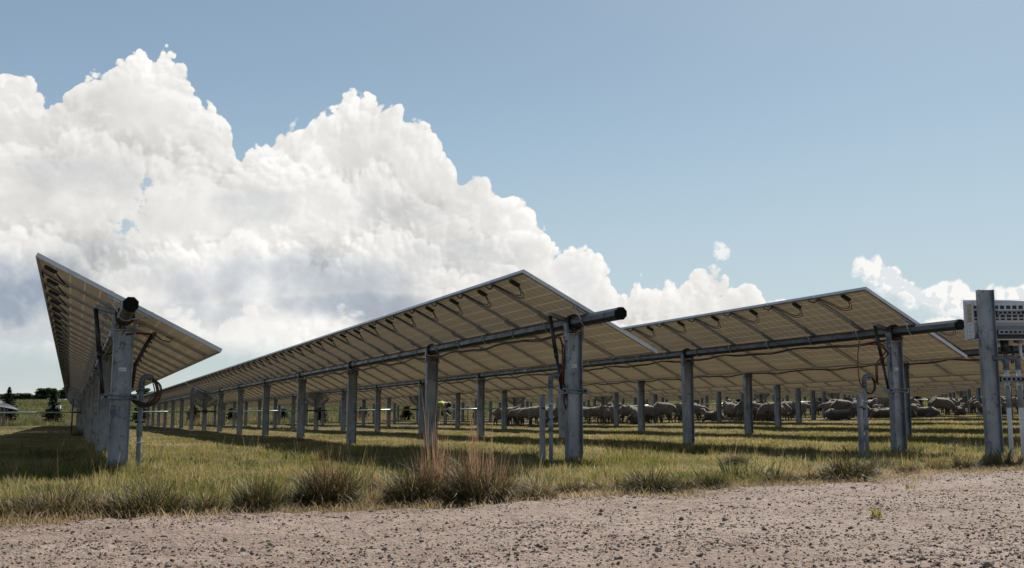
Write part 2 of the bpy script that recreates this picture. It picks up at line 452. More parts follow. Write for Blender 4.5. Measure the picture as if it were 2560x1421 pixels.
# ------------------------------------------------------------------ ground and road
def m_ground():
    m, g, out = mat('meadow_soil'); p = wpos(g); x, y, z = g.sep(p)
    n = g.noise(p, .35, 5, .6); n2 = g.noise(p, 9, 5, .65); n3 = g.noise(p, .05, 3, .5)
    near = g.mix(g.step(.35, .65, n2), (0.059, 0.051, 0.022), (0.103, 0.087, 0.042))
    far = g.mix(g.step(.38, .62, n), (0.044, 0.059, 0.016), (0.077, 0.077, 0.036))
    far = g.mix(g.step(.4, .6, n3) * .5, far, (0.087, 0.090, 0.049))
    c = g.mix(g.step(60, 95, y), near, far)
    pbsdf(g, out, c, .95, 0, bump=n2, bump_s=.6, bump_d=.05, spec=.15)
    return m
M_GROUND = m_ground()
def graded(pts):
    out = []
    for a, b, st in pts: out += list(np.arange(a, b, st))
    return np.array(out + [pts[-1][1]])
gx = graded([(-900, -200, 70), (-200, -40, 8), (-40, -6, .8), (-6, 16, .16), (16, 70, .8), (70, 300, 8), (300, 1500, 100)])
gy = graded([(-300, -20, 35), (-20, 4, 1.5), (4, 16, .16), (16, 50, .6), (50, 260, 3), (260, 2500, 140)])
tag(obj('ground', grid_mesh('ground', gx, gy, lambda X, Y: T(X, Y), [M_GROUND])), kind='structure')

def m_gravel_bed():
    m, g, out = mat('gravel_track_bed'); p = wpos(g)
    n = g.noise(p, 1.1, 4, .6); n2 = g.noise(p, 42, 5, .75); v = g.voro(p, 55, 2, .6, out='Distance'); vc = g.voro(p, 55, 0, out='Color')
    c = g.mix(g.step(.3, .7, n), (0.177, 0.131, 0.106), (0.235, 0.185, 0.156))
    nm = g.noise(p, 17, 4, .7)
    c = g.mix(g.step(.50, .68, nm) * .65, c, (0.083, 0.057, 0.048)); c = g.mix(g.step(.45, .30, nm) * .35, c, (0.257, 0.213, 0.184))
    c = g.mix(g.step(.48, .62, n2) * .55, c, (0.090, 0.065, 0.053))
    c = g.mix(g.step(.75, .95, g.sep(vc)[0]) * .5, c, (0.267, 0.229, 0.200))
    rut = g.noise(g.vm('MULTIPLY', p, (.35, 2.4, 1)), 1.6, 4, .62); c = g.mix(g.step(.46, .66, rut) * .45, c, (.135, .096, .076)); c = g.mix(g.step(.44, .28, rut) * .30, c, (.27, .225, .190))
    pbsdf(g, out, c, .92, 0, bump=v * .6 + n2, bump_s=.8, bump_d=.012, spec=.2)
    return m
M_BED = m_gravel_bed()
def road_z(X, Y):
    def fb(x, y, k, s): return vnoise(x * k, y * k, s)
    h = .020 * fb(X, Y, 3, 1) + .018 * fb(X, Y, 11, 2) + .012 * fb(X, Y, 29, 3)
    edge = np.clip((road_edge(X) + .18 - Y) / .5, 0, 1)
    Z = T(X, Y) - .012 + (h + .012) * edge + .006
    return np.where(edge > 0, np.maximum(Z, T(X, Y) + .004), T(X, Y) + .002)
def road_sheet():
    us = graded([(-60, -4, 1.0), (-4, 11, .028), (11, 16, .15), (16, 70, 1.5)])
    vs = np.concatenate([np.linspace(0, .62, 12)[:-1], np.linspace(.62, 1, 190)])
    X = np.repeat(us[:, None], len(vs), 1); E0 = road_edge(X[:, :1]) + .18
    Y = -14 + (E0 + 14) * vs[None]
    Z = road_z(X, Y)
    nx, ny = X.shape; i = np.arange(nx - 1)[:, None] * ny + np.arange(ny - 1)[None]
    F = np.stack([i, i + ny, i + ny + 1, i + 1], -1).reshape(-1, 4)
    return arr_mesh('gravel_road', np.stack([X, Y, Z], -1).reshape(-1, 3), F, [M_BED], True)
tag(obj('gravel_road', road_sheet()), kind='structure')

# ------------------------------------------------------------------ scattering
def scatter(name, P, S, rotz, idx, sources, tilt=None):
    me = bpy.data.meshes.new(name); n = len(P)
    me.vertices.add(n); me.vertices.foreach_set('co', np.asarray(P, np.float32).ravel())
    rot = np.zeros((n, 3), np.float32); rot[:, 2] = rotz
    if tilt is not None: rot[:, :2] = tilt
    a = me.attributes.new('rot', 'FLOAT_VECTOR', 'POINT'); a.data.foreach_set('vector', rot.ravel())
    S = np.asarray(S, np.float32); S = np.repeat(S[:, None], 3, 1) if S.ndim == 1 else S
    a = me.attributes.new('scl', 'FLOAT_VECTOR', 'POINT'); a.data.foreach_set('vector', S.ravel())
    a = me.attributes.new('kind_id', 'INT', 'POINT'); a.data.foreach_set('value', np.asarray(idx, np.int32))
    o = bpy.data.objects.new(name, me); COL.objects.link(o)
    ng = bpy.data.node_groups.new(name, 'GeometryNodeTree')
    ng.interface.new_socket('Geometry', in_out='INPUT', socket_type='NodeSocketGeometry')
    ng.interface.new_socket('Geometry', in_out='OUTPUT', socket_type='NodeSocketGeometry')
    N = ng.nodes; L = ng.links
    gi, go = N.new('NodeGroupInput'), N.new('NodeGroupOutput'); jn = N.new('GeometryNodeJoinGeometry')
    def attr(nm, ty):
        q = N.new('GeometryNodeInputNamedAttribute'); q.data_type = ty; q.inputs[0].default_value = nm
        return [s_ for s_ in q.outputs if s_.enabled][0]
    ra, sa, ka = attr('rot', 'FLOAT_VECTOR'), attr('scl', 'FLOAT_VECTOR'), attr('kind_id', 'INT')
    for k, src in enumerate(sources):
        ip = N.new('GeometryNodeInstanceOnPoints'); oi = N.new('GeometryNodeObjectInfo'); oi.inputs[0].default_value = src
        cp = N.new('FunctionNodeCompare'); cp.data_type = 'INT'; cp.operation = 'EQUAL'
        ii = [s_ for s_ in cp.inputs if s_.type == 'INT']; L.new(ka, ii[0]); ii[1].default_value = k
        L.new(gi.outputs[0], ip.inputs['Points']); L.new(cp.outputs[0], ip.inputs['Selection']); L.new(oi.outputs['Geometry'], ip.inputs['Instance'])
        L.new(ra, ip.inputs['Rotation']); L.new(sa, ip.inputs['Scale']); L.new(ip.outputs[0], jn.inputs[0])
    L.new(jn.outputs[0], go.inputs[0])
    md = o.modifiers.new('scatter', 'NODES'); md.node_group = ng
    return o
def source(name, me):
    return bpy.data.objects.new(name, me)           # never linked: only its mesh is repeated

def m_grass(name, stops, trans=.50, dry=0.0):
    m, g, out = mat(name); geo = g.node('ShaderNodeNewGeometry'); oi = g.node('ShaderNodeObjectInfo')
    p = E_(g, geo.outputs['Position'])
    patch_ = g.noise(p, .55, 3, .6)
    r = E_(g, geo.outputs['Random Per Island']) * .55 + E_(g, oi.outputs['Random']) * .25 + g.lin(.3, .7, 0, .55, patch_) - .12 + dry
    c = g.ramp(r, stops)
    b = pbsdf(g, None, c, .55, 0, spec=.25)
    tr = g.node('ShaderNodeBsdfTranslucent'); g.put(tr.inputs[0], g.vm('SCALE', c, scale=1.45))
    ms = g.node('ShaderNodeMixShader'); ms.inputs[0].default_value = trans
    g.nt.links.new(b.outputs[0], ms.inputs[1]); g.nt.links.new(tr.outputs[0], ms.inputs[2]); g.nt.links.new(ms.outputs[0], out.inputs[0])
    return m
GR = [(0, (0.045, 0.058, 0.009)), (.22, (0.089, 0.095, 0.018)), (.45, (0.155, 0.140, 0.042)), (.7, (0.239, 0.196, 0.087)), (1, (0.347, 0.282, 0.173))]
M_GRASS = m_grass('green_grass', GR, dry=-.07)
M_MEADOW = m_grass('meadow_blades', [(0, (.034, .048, .014)), (.4, (.066, .078, .026)), (.75, (.108, .112, .048)), (1, (.18, .160, .090))], .4)
M_STRAW = m_grass('dry_grass', [(0, (0.071, 0.064, 0.019)), (.4, (0.154, 0.116, 0.055)), (.7, (0.237, 0.174, 0.100)), (1, (0.332, 0.262, 0.184))])
M_STEM = m_grass('brown_seed_stems', [(0, (.120, .066, .038)), (.45, (.230, .132, .078)), (1, (.38, .255, .165))], .30)
M_TUSS = m_grass('tussock_blades', [(0, (0.019, 0.016, 0.006)), (.35, (0.041, 0.036, 0.012)), (.65, (0.077, 0.062, 0.023)), (1, (0.154, 0.113, 0.062))], .16)  # near black: the shade of the backlit fronts is put into the blade colour

def blades(n, rad, h0, h1, w, lean=.5, seg=3, seed=0, dome=0.0, wmul=None, zfall=None, flat=0.0):
    "numpy grass: n tapering blades, each a bent strip"
    r = np.random.default_rng(seed)
    a = r.random(n) * 2 * np.pi; q = np.sqrt(r.random(n)) * rad
    bx, by = np.cos(a) * q, np.sin(a) * q
    H = h0 + (h1 - h0) * r.random(n) ** 1.3
    if zfall: H *= 1 - zfall * (q / rad) ** 2
    da = np.where(r.random(n) < .7, a + r.normal(0, .9, n), r.random(n) * 6.28)
    ln = lean * (.25 + r.random(n)) * (1 + dome * q / rad)
    if flat: ln = np.where(r.random(n) < flat, ln * 4 + 1.2, ln)
    wd = w * (.6 + .8 * r.random(n)); tw = r.random(n) * 6.28
    V, F = [], []
    ts = np.linspace(0, 1, seg + 1)
    L_ = []
    for t in ts:
        ang = ln * t                                       # bends over with height
        hx = H * (1 - np.cos(ang)) / np.maximum(ln, 1e-3) ; hz = H * np.sin(ang) / np.maximum(ln, 1e-3)
        cx = bx + np.cos(da) * hx; cy = by + np.sin(da) * hx
        ww = wd * (1 - t) ** .7 * .5 + .0002
        L_.append(np.stack([np.stack([cx - np.sin(tw) * ww, cy + np.cos(tw) * ww, np.maximum(hz, .002)], -1),
                            np.stack([cx + np.sin(tw) * ww, cy - np.cos(tw) * ww, np.maximum(hz, .002)], -1)], 1))
    A = np.stack(L_, 1)                                    # n, seg+1, 2, 3
    V = A.reshape(-1, 3); base = np.arange(n)[:, None] * (seg + 1) * 2 + np.arange(seg)[None] * 2
    F = np.stack([base, base + 1, base + 3, base + 2], -1).reshape(-1, 4)
    return V, F
def blade_mesh(name, parts, mats):
    Vs, Fs, mi, o = [], [], [], 0
    for k, (V, F) in enumerate(parts):
        Vs.append(V); Fs.append(F + o); o += len(V); mi += [k] * len(F)
    me = arr_mesh(name, np.concatenate(Vs), np.concatenate(Fs), mats)
    me.polygons.foreach_set('material_index', mi)
    return me

# ------------------------------------------------------------------ solar tracker rows
TILT, CH, PITCHY = 0.4651, 1.885, 5.0632 / 5
ROWP, X0 = 4.8375, 0.4304
NMOD = 72
def module_mesh():
    b = MB(); L, W, t = CH, PITCHY - .012, .040; lip = .032; z1 = .113; z0 = z1 - t; x, y = L / 2, W / 2
    # frame: four rails, an L section each (wall + inward lip at the back)
    for s in (-1, 1):
        b.box((s * (x - .002), 0, (z0 + z1) / 2), (.004, 2 * y, t), M_ALU)
        b.box((0, s * (y - .002), (z0 + z1) / 2), (2 * x - .008, .004, t), M_ALU)
        b.box((s * (x - .004 - lip / 2), 0, z0 + .0012), (lip, 2 * y - .008, .0024), M_LIP)
        b.box((0, s * (y - .004 - lip / 2), z0 + .0012), (2 * x - .008 - 2 * lip, lip, .0024), M_LIP)
    b.add([(-x + .004, -y + .004, z1 - .008), (x - .004, -y + .004, z1 - .008), (x - .004, y - .004, z1 - .008), (-x + .004, y - .004, z1 - .008)], [(0, 1, 2, 3)], M_BACK)
    b.add([(-x + .004, -y + .004, z1 - .003), (x - .004, -y + .004, z1 - .003), (x - .004, y - .004, z1 - .003), (-x + .004, y - .004, z1 - .003)], [(0, 1, 2, 3)], M_GLASS)
    return b.mesh('solar_panel')
ME_MOD = module_mesh()
def jbox_mesh():
    b = MB(); b.box((-.81, 0, .084), (.125, .062, .030), M_BLACK); b.box((-.81, 0, .066), (.10, .050, .010), M_BLACK)
    return b.mesh('junction_box')
def catmull(q, n=4):
    sm = []
    for a in range(len(q) - 1):
        P0, P1, P2, P3 = (Vector(q[max(a - 1, 0)]), Vector(q[a]), Vector(q[a + 1]), Vector(q[min(a + 2, len(q) - 1)]))
        for k in range(n):
            u = k / n; sm.append(.5 * ((2 * P1) + (P2 - P0) * u + (2 * P0 - 5 * P1 + 4 * P2 - P3) * u * u + (3 * P1 - P0 - 3 * P2 + P3) * u ** 3))
    return sm + [Vector(q[-1])]
def loops():
    "two leads that loop down from the box and back up to the seam, and a slack end along the top frame"
    b = MB()
    b.tube(catmull([(-.75, .0, .075), (-.69, .01, .05), (-.62, .07, .03), (-.595, .16, .025), (-.63, .25, .03), (-.72, .33, .045), (-.84, .39, .06), (-.90, .45, .068)], 3), .0052, M_RUBBER, 5)
    b.tube(catmull([(-.75, .02, .075), (-.70, .035, .05), (-.655, .08, .035), (-.64, .14, .03), (-.665, .22, .035), (-.74, .30, .05), (-.85, .36, .062), (-.905, .42, .068)], 3), .0052, M_RUBBER, 5)
    b.tube(catmull([(-.905, .44, .068), (-.88, .50, .045), (-.875, .56, .04), (-.905, .64, .064)], 3), .009, M_RUBBER, 5)
    return b
ME_JB = jbox_mesh(); ME_LP = loops().mesh('cable')
_b = MB(); _l = loops(); _b.box((-.81, 0, .082), (.125, .062, .034), M_BLACK)
for f_, mi_ in zip(_l.f, _l.mi): pass
_b.add(_l.v, _l.f, M_RUBBER, True); ME_JBL = _b.mesh('junction_box')
RT = .068
def clamp_mesh():
    b = MB()
    b.box((0, 0, .0715 - .012), (.44, .030, .020), M_STRAP)                       # short rail across the seam
    for s in (-1, 1): b.box((s * .205, 0, .092), (.028, .046, .052), M_STRAP)
    p = [(-.19, 0, .052)]
    for i in range(9):
        a = math.radians(205 + i * 16.25); p.append((math.cos(a) * (RT + .005), 0, math.sin(a) * (RT + .005)))
    p.append((.19, 0, .052)); b.tube(p, .0065, M_STRAP, 6)
    return b.mesh('tube_clamp')
ME_CL = clamp_mesh()
def post_mesh(h, w=.185, d=.10, t=.008, below=.4):
    b = MB(); prof = [(-w / 2, -d / 2), (-w / 2 + t, -d / 2), (-w / 2 + t, -t / 2), (w / 2 - t, -t / 2), (w / 2 - t, -d / 2), (w / 2, -d / 2),
                      (w / 2, d / 2), (w / 2 - t, d / 2), (w / 2 - t, t / 2), (-w / 2 + t, t / 2), (-w / 2 + t, d / 2), (-w / 2, d / 2)]
    b.prism(prof, 'z', -below, h, M_GALV)
    return b
def bearing_mesh():
    "origin at the tube centre"
    b = MB()
    for s in (-1, 1):
        b.box((s * .098, 0, -.115), (.008, .085, .20), M_GALV)
        b.tube([(s * .085, -.03, -.20), (s * .125, -.03, -.20)], .009, M_STRAP, 6); b.tube([(s * .085, .03, -.17), (s * .125, .03, -.17)], .009, M_STRAP, 6)
        b.box((s * .098, -.045, -.115), (.03, .006, .19), M_GALV)
    b.box((0, 0, -.112), (.19, .07, .012), M_GALV)
    b.tube([(-.10, -.047, -.135), (.10, -.047, -.135)], .006, M_STRAP, 6)
    n = 20; ring = []
    for yy, r in ((-.035, .074), (-.035, .094), (.035, .094), (.035, .074)):
        ring.append([(math.cos(2 * math.pi * k / n) * r, yy, math.sin(2 * math.pi * k / n) * r) for k in range(n)])
    vs = sum(ring, []); fs = []
    for a in range(4):
        for k in range(n): fs.append((a * n + k, ((a + 1) % 4) * n + k, ((a + 1) % 4) * n + (k + 1) % n, a * n + (k + 1) % n))
    b.add(vs, fs, M_BLACK, True)
    b.tube([(0, -.04, -.10), (.01, -.05, -.14), (-.02, -.045, -.19)], .004, M_BLACK, 5)
    return b.mesh('bearing')
ME_BR = bearing_mesh()
def gear_mesh():
    "a half-round drive plate with slots below the tube, origin at the tube centre, turned with the panels"
    b = MB(); R1, R0, th = .62, .52, .012; n = 40
    def sector(a0, a1, r0, r1, k):
        vs = []
        for y in (-th / 2, th / 2):
            for i in range(k + 1):
                a = a0 + (a1 - a0) * i / k
                vs += [(math.cos(a) * r0, y, math.sin(a) * r0), (math.cos(a) * r1, y, math.sin(a) * r1)]
        m2 = 2 * (k + 1); fs = []
        for i in range(k):
            q = 2 * i; fs += [(q, q + 1, q + 3, q + 2), (m2 + q, m2 + q + 2, m2 + q + 3, m2 + q + 1), (q + 1, m2 + q + 1, m2 + q + 3, q + 3), (q, q + 2, m2 + q + 2, m2 + q)]
        fs += [(0, m2, m2 + 1, 1), (2 * k, 2 * k + 1, m2 + 2 * k + 1, m2 + 2 * k)]
        b.add(vs, fs, M_GALV)
    sector(math.pi, 2 * math.pi, .50, .62, 40)
    for i in range(17):                                     # webs between the slots
        a = math.pi + math.pi * (i + .5) / 17
        sector(a - .055, a + .055, .38, .502, 2)
    sector(math.pi, 2 * math.pi, .08, .382, 24)
    b.box((0, 0, .052), (1.24, .05, .045), M_GALV)
    return b.mesh('drive_gear')
ME_GR = gear_mesh()
def harness(n, y0, first, zt):
    b = MB(); pr, pk = [], []
    for i in range(n * 4 + 1):
        y = y0 + i * PITCHY / 4; u = (i % 8) / 8
        s = math.sin(math.pi * u) ** 1.2 * .045 + .010 * math.sin(i * 1.7 + first)
        pr.append((-.045 + .012 * math.sin(i * .9), y, zt - .105 - s)); pk.append((-.030, y, zt - .095 - s * .75))
    b.tube(pr, .010, M_REDDARK, 5); b.tube(pk, .008, M_RUBBER, 5)
    return b
ORD = ['leftmost', 'second', 'third', 'fourth', 'fifth', 'sixth', 'seventh', 'eighth', 'ninth', 'tenth', 'eleventh', 'twelfth', 'thirteenth', 'fourteenth', 'fifteenth', 'sixteenth', 'seventeenth', 'eighteenth', 'nineteenth', 'twentieth', 'twenty-first', 'twenty-second', 'twenty-third', 'twenty-fourth']
YEND = {-1: 10.3, 0: 10.27, 1: 10.14, 2: 10.2, 3: 10.0}
TUBEZ = {0: 1.434, 1: 1.539, 2: 1.600}
OFF = .392                                                  # first post behind the first module's edge
GEARK = 7
TRK = {}
def drive_z(X): return float(np.interp(X, [-5, .4, 10, 20, 34, 49, 100], [.68, .71, .81, .95, 1.31, 1.64, 2.6]))
def tracker(i):
    X = X0 + ROWP * i; y0 = YEND.get(i, 10.1)
    tz = TUBEZ.get(i, float(T(X, 40)) + 1.56)
    # modules the photograph can see, and a few more
    first = 0
    if i >= 4: first = max(0, int((.846 * X - 8 - y0) / PITCHY))
    first = min(first, 35)
    rt = empty('solar_tracker', (X, y0 + first * PITCHY, 0))
    lab = {-1: 'solar tracker row beyond the leftmost posts, only the sunlit white corner of its panels showing',
           0: 'leftmost big solar tracker row, seen nearly end-on with its octagonal tube pointing at the viewer',
           1: 'large central solar tracker row whose panel corner peaks in front of the white cumulus',
           2: 'solar tracker row on the right with its tube end reaching towards the inverter'}.get(i) or \
          '%s solar tracker row counted from the left, receding behind the three big ones' % ORD[i]
    tag(rt, lab, 'solar tracker', 'rows of solar panels in the field')
    O = lambda nm, me, p=rt, loc=(0, 0, 0), rot=(0, 0, 0): obj(nm, me, p, loc, rot)
    yb = -first * PITCHY                                    # local y of the row's true near end
    gap = lambda k: .30 if k >= 36 else 0.0
    n = NMOD
    # torque tube, eight-sided, open at the near end
    b = MB(); ya = yb - .74 if first == 0 else 0.0; ye = yb + n * PITCHY + .3 + .3
    ph = math.pi / 8
    b.tube([(0, ya, tz), (0, ye, tz)], RT, M_TUBE, 8, caps=False, smooth=False, phase=ph)
    b.tube([(0, ya - .004, tz), (0, ya + .03, tz)], RT + .003, M_CAPM, 8, smooth=False, phase=ph)
    b.tube([(0, ye - .002, tz), (0, ye, tz)], RT, M_BLACK, 8, smooth=False, phase=ph)
    # swaged joint sleeves
    for k in range(2, 15, 3):
        yj = yb + OFF + k * 5.0632 + 1.9
        if yj > ya: b.tube([(0, yj, tz), (0, yj + .16, tz)], RT + .004, M_GALV, 8, smooth=False, phase=ph)
    O('torque_tube', b)
    for k in range(first, n):
        y = yb + (k + .5) * PITCHY + gap(k)
        mo = O('solar_panel', ME_MOD, rt, (0, y, tz), (0, TILT, 0))
        if 0 <= i <= 2:
            if k < 24: obj('junction_box', ME_JB, mo); obj('cable', ME_LP, mo)
            else: obj('junction_box', ME_JBL, mo)
        elif i == 3: obj('junction_box', ME_JBL, mo)
    if -1 < i <= 4:
        for k in range(first, n + 1):
            y = yb + k * PITCHY + gap(k) + (.05 if k == 0 else -.05 if k == n else 0)
            O('tube_clamp', ME_CL, rt, (0, y, tz), (0, TILT, 0))
    # posts
    meshes = {}
    for k in range(15):
        y = yb + OFF + k * 5.0632 + (.12 if k == 8 else 0)
        if y < -1.5 : continue
        gz = float(T(X, y + y0 + first * PITCHY)); h = round(tz - .10 - gz, 3)
        if h not in meshes: meshes[h] = post_mesh(h).mesh('post')
        po = O('post', meshes[h], rt, (0, y, gz))
        if i <= 5: obj('bearing', ME_BR, po, (0, 0, tz - gz))
        if k == GEARK: O('drive_gear', ME_GR, rt, (0, y - .07, tz), (0, TILT, 0))
        if k == GEARK:
            bb = MB(); dz = drive_z(X) ; bb.box((0, y - .12, dz), (.20, .16, .11), M_BLACK); bb.tube([(-.18, y - .12, dz), (.18, y - .12, dz)], .035, M_BLACK, 8)
            bb.box((-.07, y - .09, (dz + tz) / 2 - .1), (.07, .05, tz - dz - .25), M_PVCDARK)
            O('drive_gearbox', bb)
    if i <= 5: O('cable_harness', harness(n - first, 0.0 if first else yb + .2, i, tz))
    TRK[i] = (X, y0, tz)
    return rt, tz, yb

ROWS = list(range(-1, 21))
rows = {i: tracker(i) for i in ROWS}

# details at the three near ends
def near_end(i):
    rt, tz, yb = rows[i]; gz = float(T(X0 + ROWP * i, YEND[i])); y = OFF
    # arm that rises with the panel and carries the damper
    b = MB(); M = Matrix.Translation((0, y + .06, tz)) @ Matrix.Rotation(TILT * .55, 4, 'Y')
    b.box((-.175, 0, .02), (.235, .05, .042), M_GALV, M); b.box((-.175, .027, .02), (.235, .004, .052), M_GALV, M)
    b.tube([(-.275, -.035, .02), (-.275, .035, .02)], .014, M_STRAP, 8, M=M)
    obj('damper_arm', b, rt)
    top = Matrix(M) @ Vector((-.275, 0, .0))
    low = Vector((-.165, y - .03, tz - .77))
    d = MB(); mid = top.lerp(low, .55)
    d.tube([top, mid], .023, M_BLACK, 10); d.tube([mid, low], .018, M_BLACK, 10); d.tube([top.lerp(low, .50), top.lerp(low, .57)], .026, M_BLACK, 10)
    obj('damper', d, rt)
    c = MB(); z = tz - .77
    for yy in (-.058, .058): c.tube([(-.17, y + yy, z), (.135, y + yy, z)], .007, M_GALV, 6); c.tube([(-.17, y + yy, z - .035), (.135, y + yy, z - .035)], .007, M_GALV, 6)
    for xx in (-.135, .125): c.box((xx, y, z - .018), (.075, .10, .060), M_GALV); c.tube([(xx, y - .06, z - .018), (xx, y - .048, z - .018)], .018, M_BLACK, 8)
    obj('damper_clamp', c, rt)
    # leads from the harness to the riser
    e = MB()
    if i == 0:
        e.tube([(.02, y, tz - .18), (.13, y - .02, tz - .165), (.24, y + .03, tz - .165), (.30, y + .1, tz - .17)], .011, M_RED, 6)
        e.tube([(.28, y + .05, tz - .165), (.22, y + .02, tz - .26), (.17, y, tz - .37), (.12, y, tz - .48), (.10, y + .05, tz - .7)], .016, M_REDDARK, 6); e.tube([(.26, y + .04, tz - .175), (.205, y + .01, tz - .27), (.155, y - .01, tz - .38), (.105, y - .01, tz - .49)], .012, M_RUBBER, 6)
        e.tube([(.29, y + .05, tz - .168), (.36, y + .05, tz - .22), (.43, y + .05, tz - .24), (.46, y + .06, tz - .2), (.40, y + .08, tz - .18)], .006, M_RUBBER, 5)
        e.box((.285, y + .03, tz - .168), (.04, .04, .045), M_BLACK)
        for k in range(7): e.tube([(.12 + k * .022, y - .012, tz - .46 + k * .044), (.155 + k * .022, y, tz - .475 + k * .044)], .008, M_RUBBER, 5)
    else:
        s = -.13 if i == 1 else -.34
        e.tube([(-.05, y + .4, tz - .15), (-.12, y + .1, tz - .17), (-.14, y, tz - .26), (s - .02, y - .03, tz - .45), (s - .04, y - .05, tz - .70)], .012, M_RED, 6)
        e.tube([(-.05, y + .3, tz - .13), (-.10, y + .1, tz - .22), (-.11, y, tz - .30), (s, y - .03, tz - .47), (s - .02, y - .05, tz - .72)], .008, M_RUBBER, 5)
        sp = [(-.125 + .012 * math.cos(k * 1.6), y - .05 + .012 * math.sin(k * 1.6), tz - .30 - k * .0052) for k in range(48)]
        e.tube([(-.10, y - .03, tz - .14), (-.12, y - .05, tz - .28)] + sp, .0035, M_RUBBER, 4)
    obj('cable', e, rt)
    # label and marker squiggle on the web of the first post
    l = MB(); zl = tz - (.52 if i == 0 else .50); yf = y - .006
    l.box((.005, yf, zl), (.072, .003, .036), M_LABEL)
    lb = obj('label', l, rt)
    cu = bpy.data.curves.new('lettering', 'FONT'); cu.body = {0: 'ROW - 4', 1: 'ROW - 5', 2: 'ROW - 6'}[i]; cu.size = .0175; cu.align_x = 'CENTER'; cu.extrude = .0004
    tmp = bpy.data.objects.new('t', cu); me = bpy.data.meshes.new_from_object(tmp); me.materials.clear(); me.materials.append(M_INK)
    obj('lettering', me, lb, (.005, yf - .0025, zl - .007), (math.pi / 2, 0, 0))
    q = MB(); zq = tz - .30
    pts = {0: [(-.022, .06), (-.024, 0), (-.012, -.025), (.006, -.022), (.012, .03)], 1: [(-.02, -.03), (-.008, .04), (.008, -.035), (.014, .03)], 2: [(-.02, .03), (-.015, -.01), (.012, -.005), (.014, .03), (.012, -.04)]}[i]
    q.tube([(a, yf - .001, zq + c_) for a, c_ in pts], .0022, M_INK, 5); obj('pen_mark', q, rt)
for i in (0, 1, 2): near_end(i)

# drive shafts between neighbouring rows
def shaft(i):
    X = X0 + ROWP * i; X2 = X + ROWP; y = YEND.get(i, 10.1) + OFF + GEARK * 5.0632 - .12; y2 = YEND.get(i + 1, 10.1) + OFF + GEARK * 5.0632 - .12
    a, c = Vector((X + .19, y, drive_z(X))), Vector((X2 - .19, y2, drive_z(X2)))
    rt = empty('drive_shaft', a); b = MB(); d = c - a
    b.tube([d * .06, d * .94], .030, M_STRAP, 10); obj('shaft_tube', b, rt)
    for u in ((0, .07), (.93, 1)):
        j = MB(); p, q = d * u[0], d * u[1]; m_ = (p + q) / 2
        j.tube([p, p.lerp(q, .35), m_, p.lerp(q, .65), q], [.022, .045, .030, .045, .022], M_BLACK, 8); obj('universal_joint', j, rt)
    nm = ORD[i + 1] if i >= 0 else 'leftmost'
    tag(rt, ('thin steel drive shaft left of the leftmost big tracker row, low above the grass' if i < 0 else
             'thin steel drive shaft running between the %s and %s tracker rows' % (ORD[i], ORD[i + 1])), 'drive shaft', 'drive shafts linking the rows')
for i in ROWS[:-1]: shaft(i)

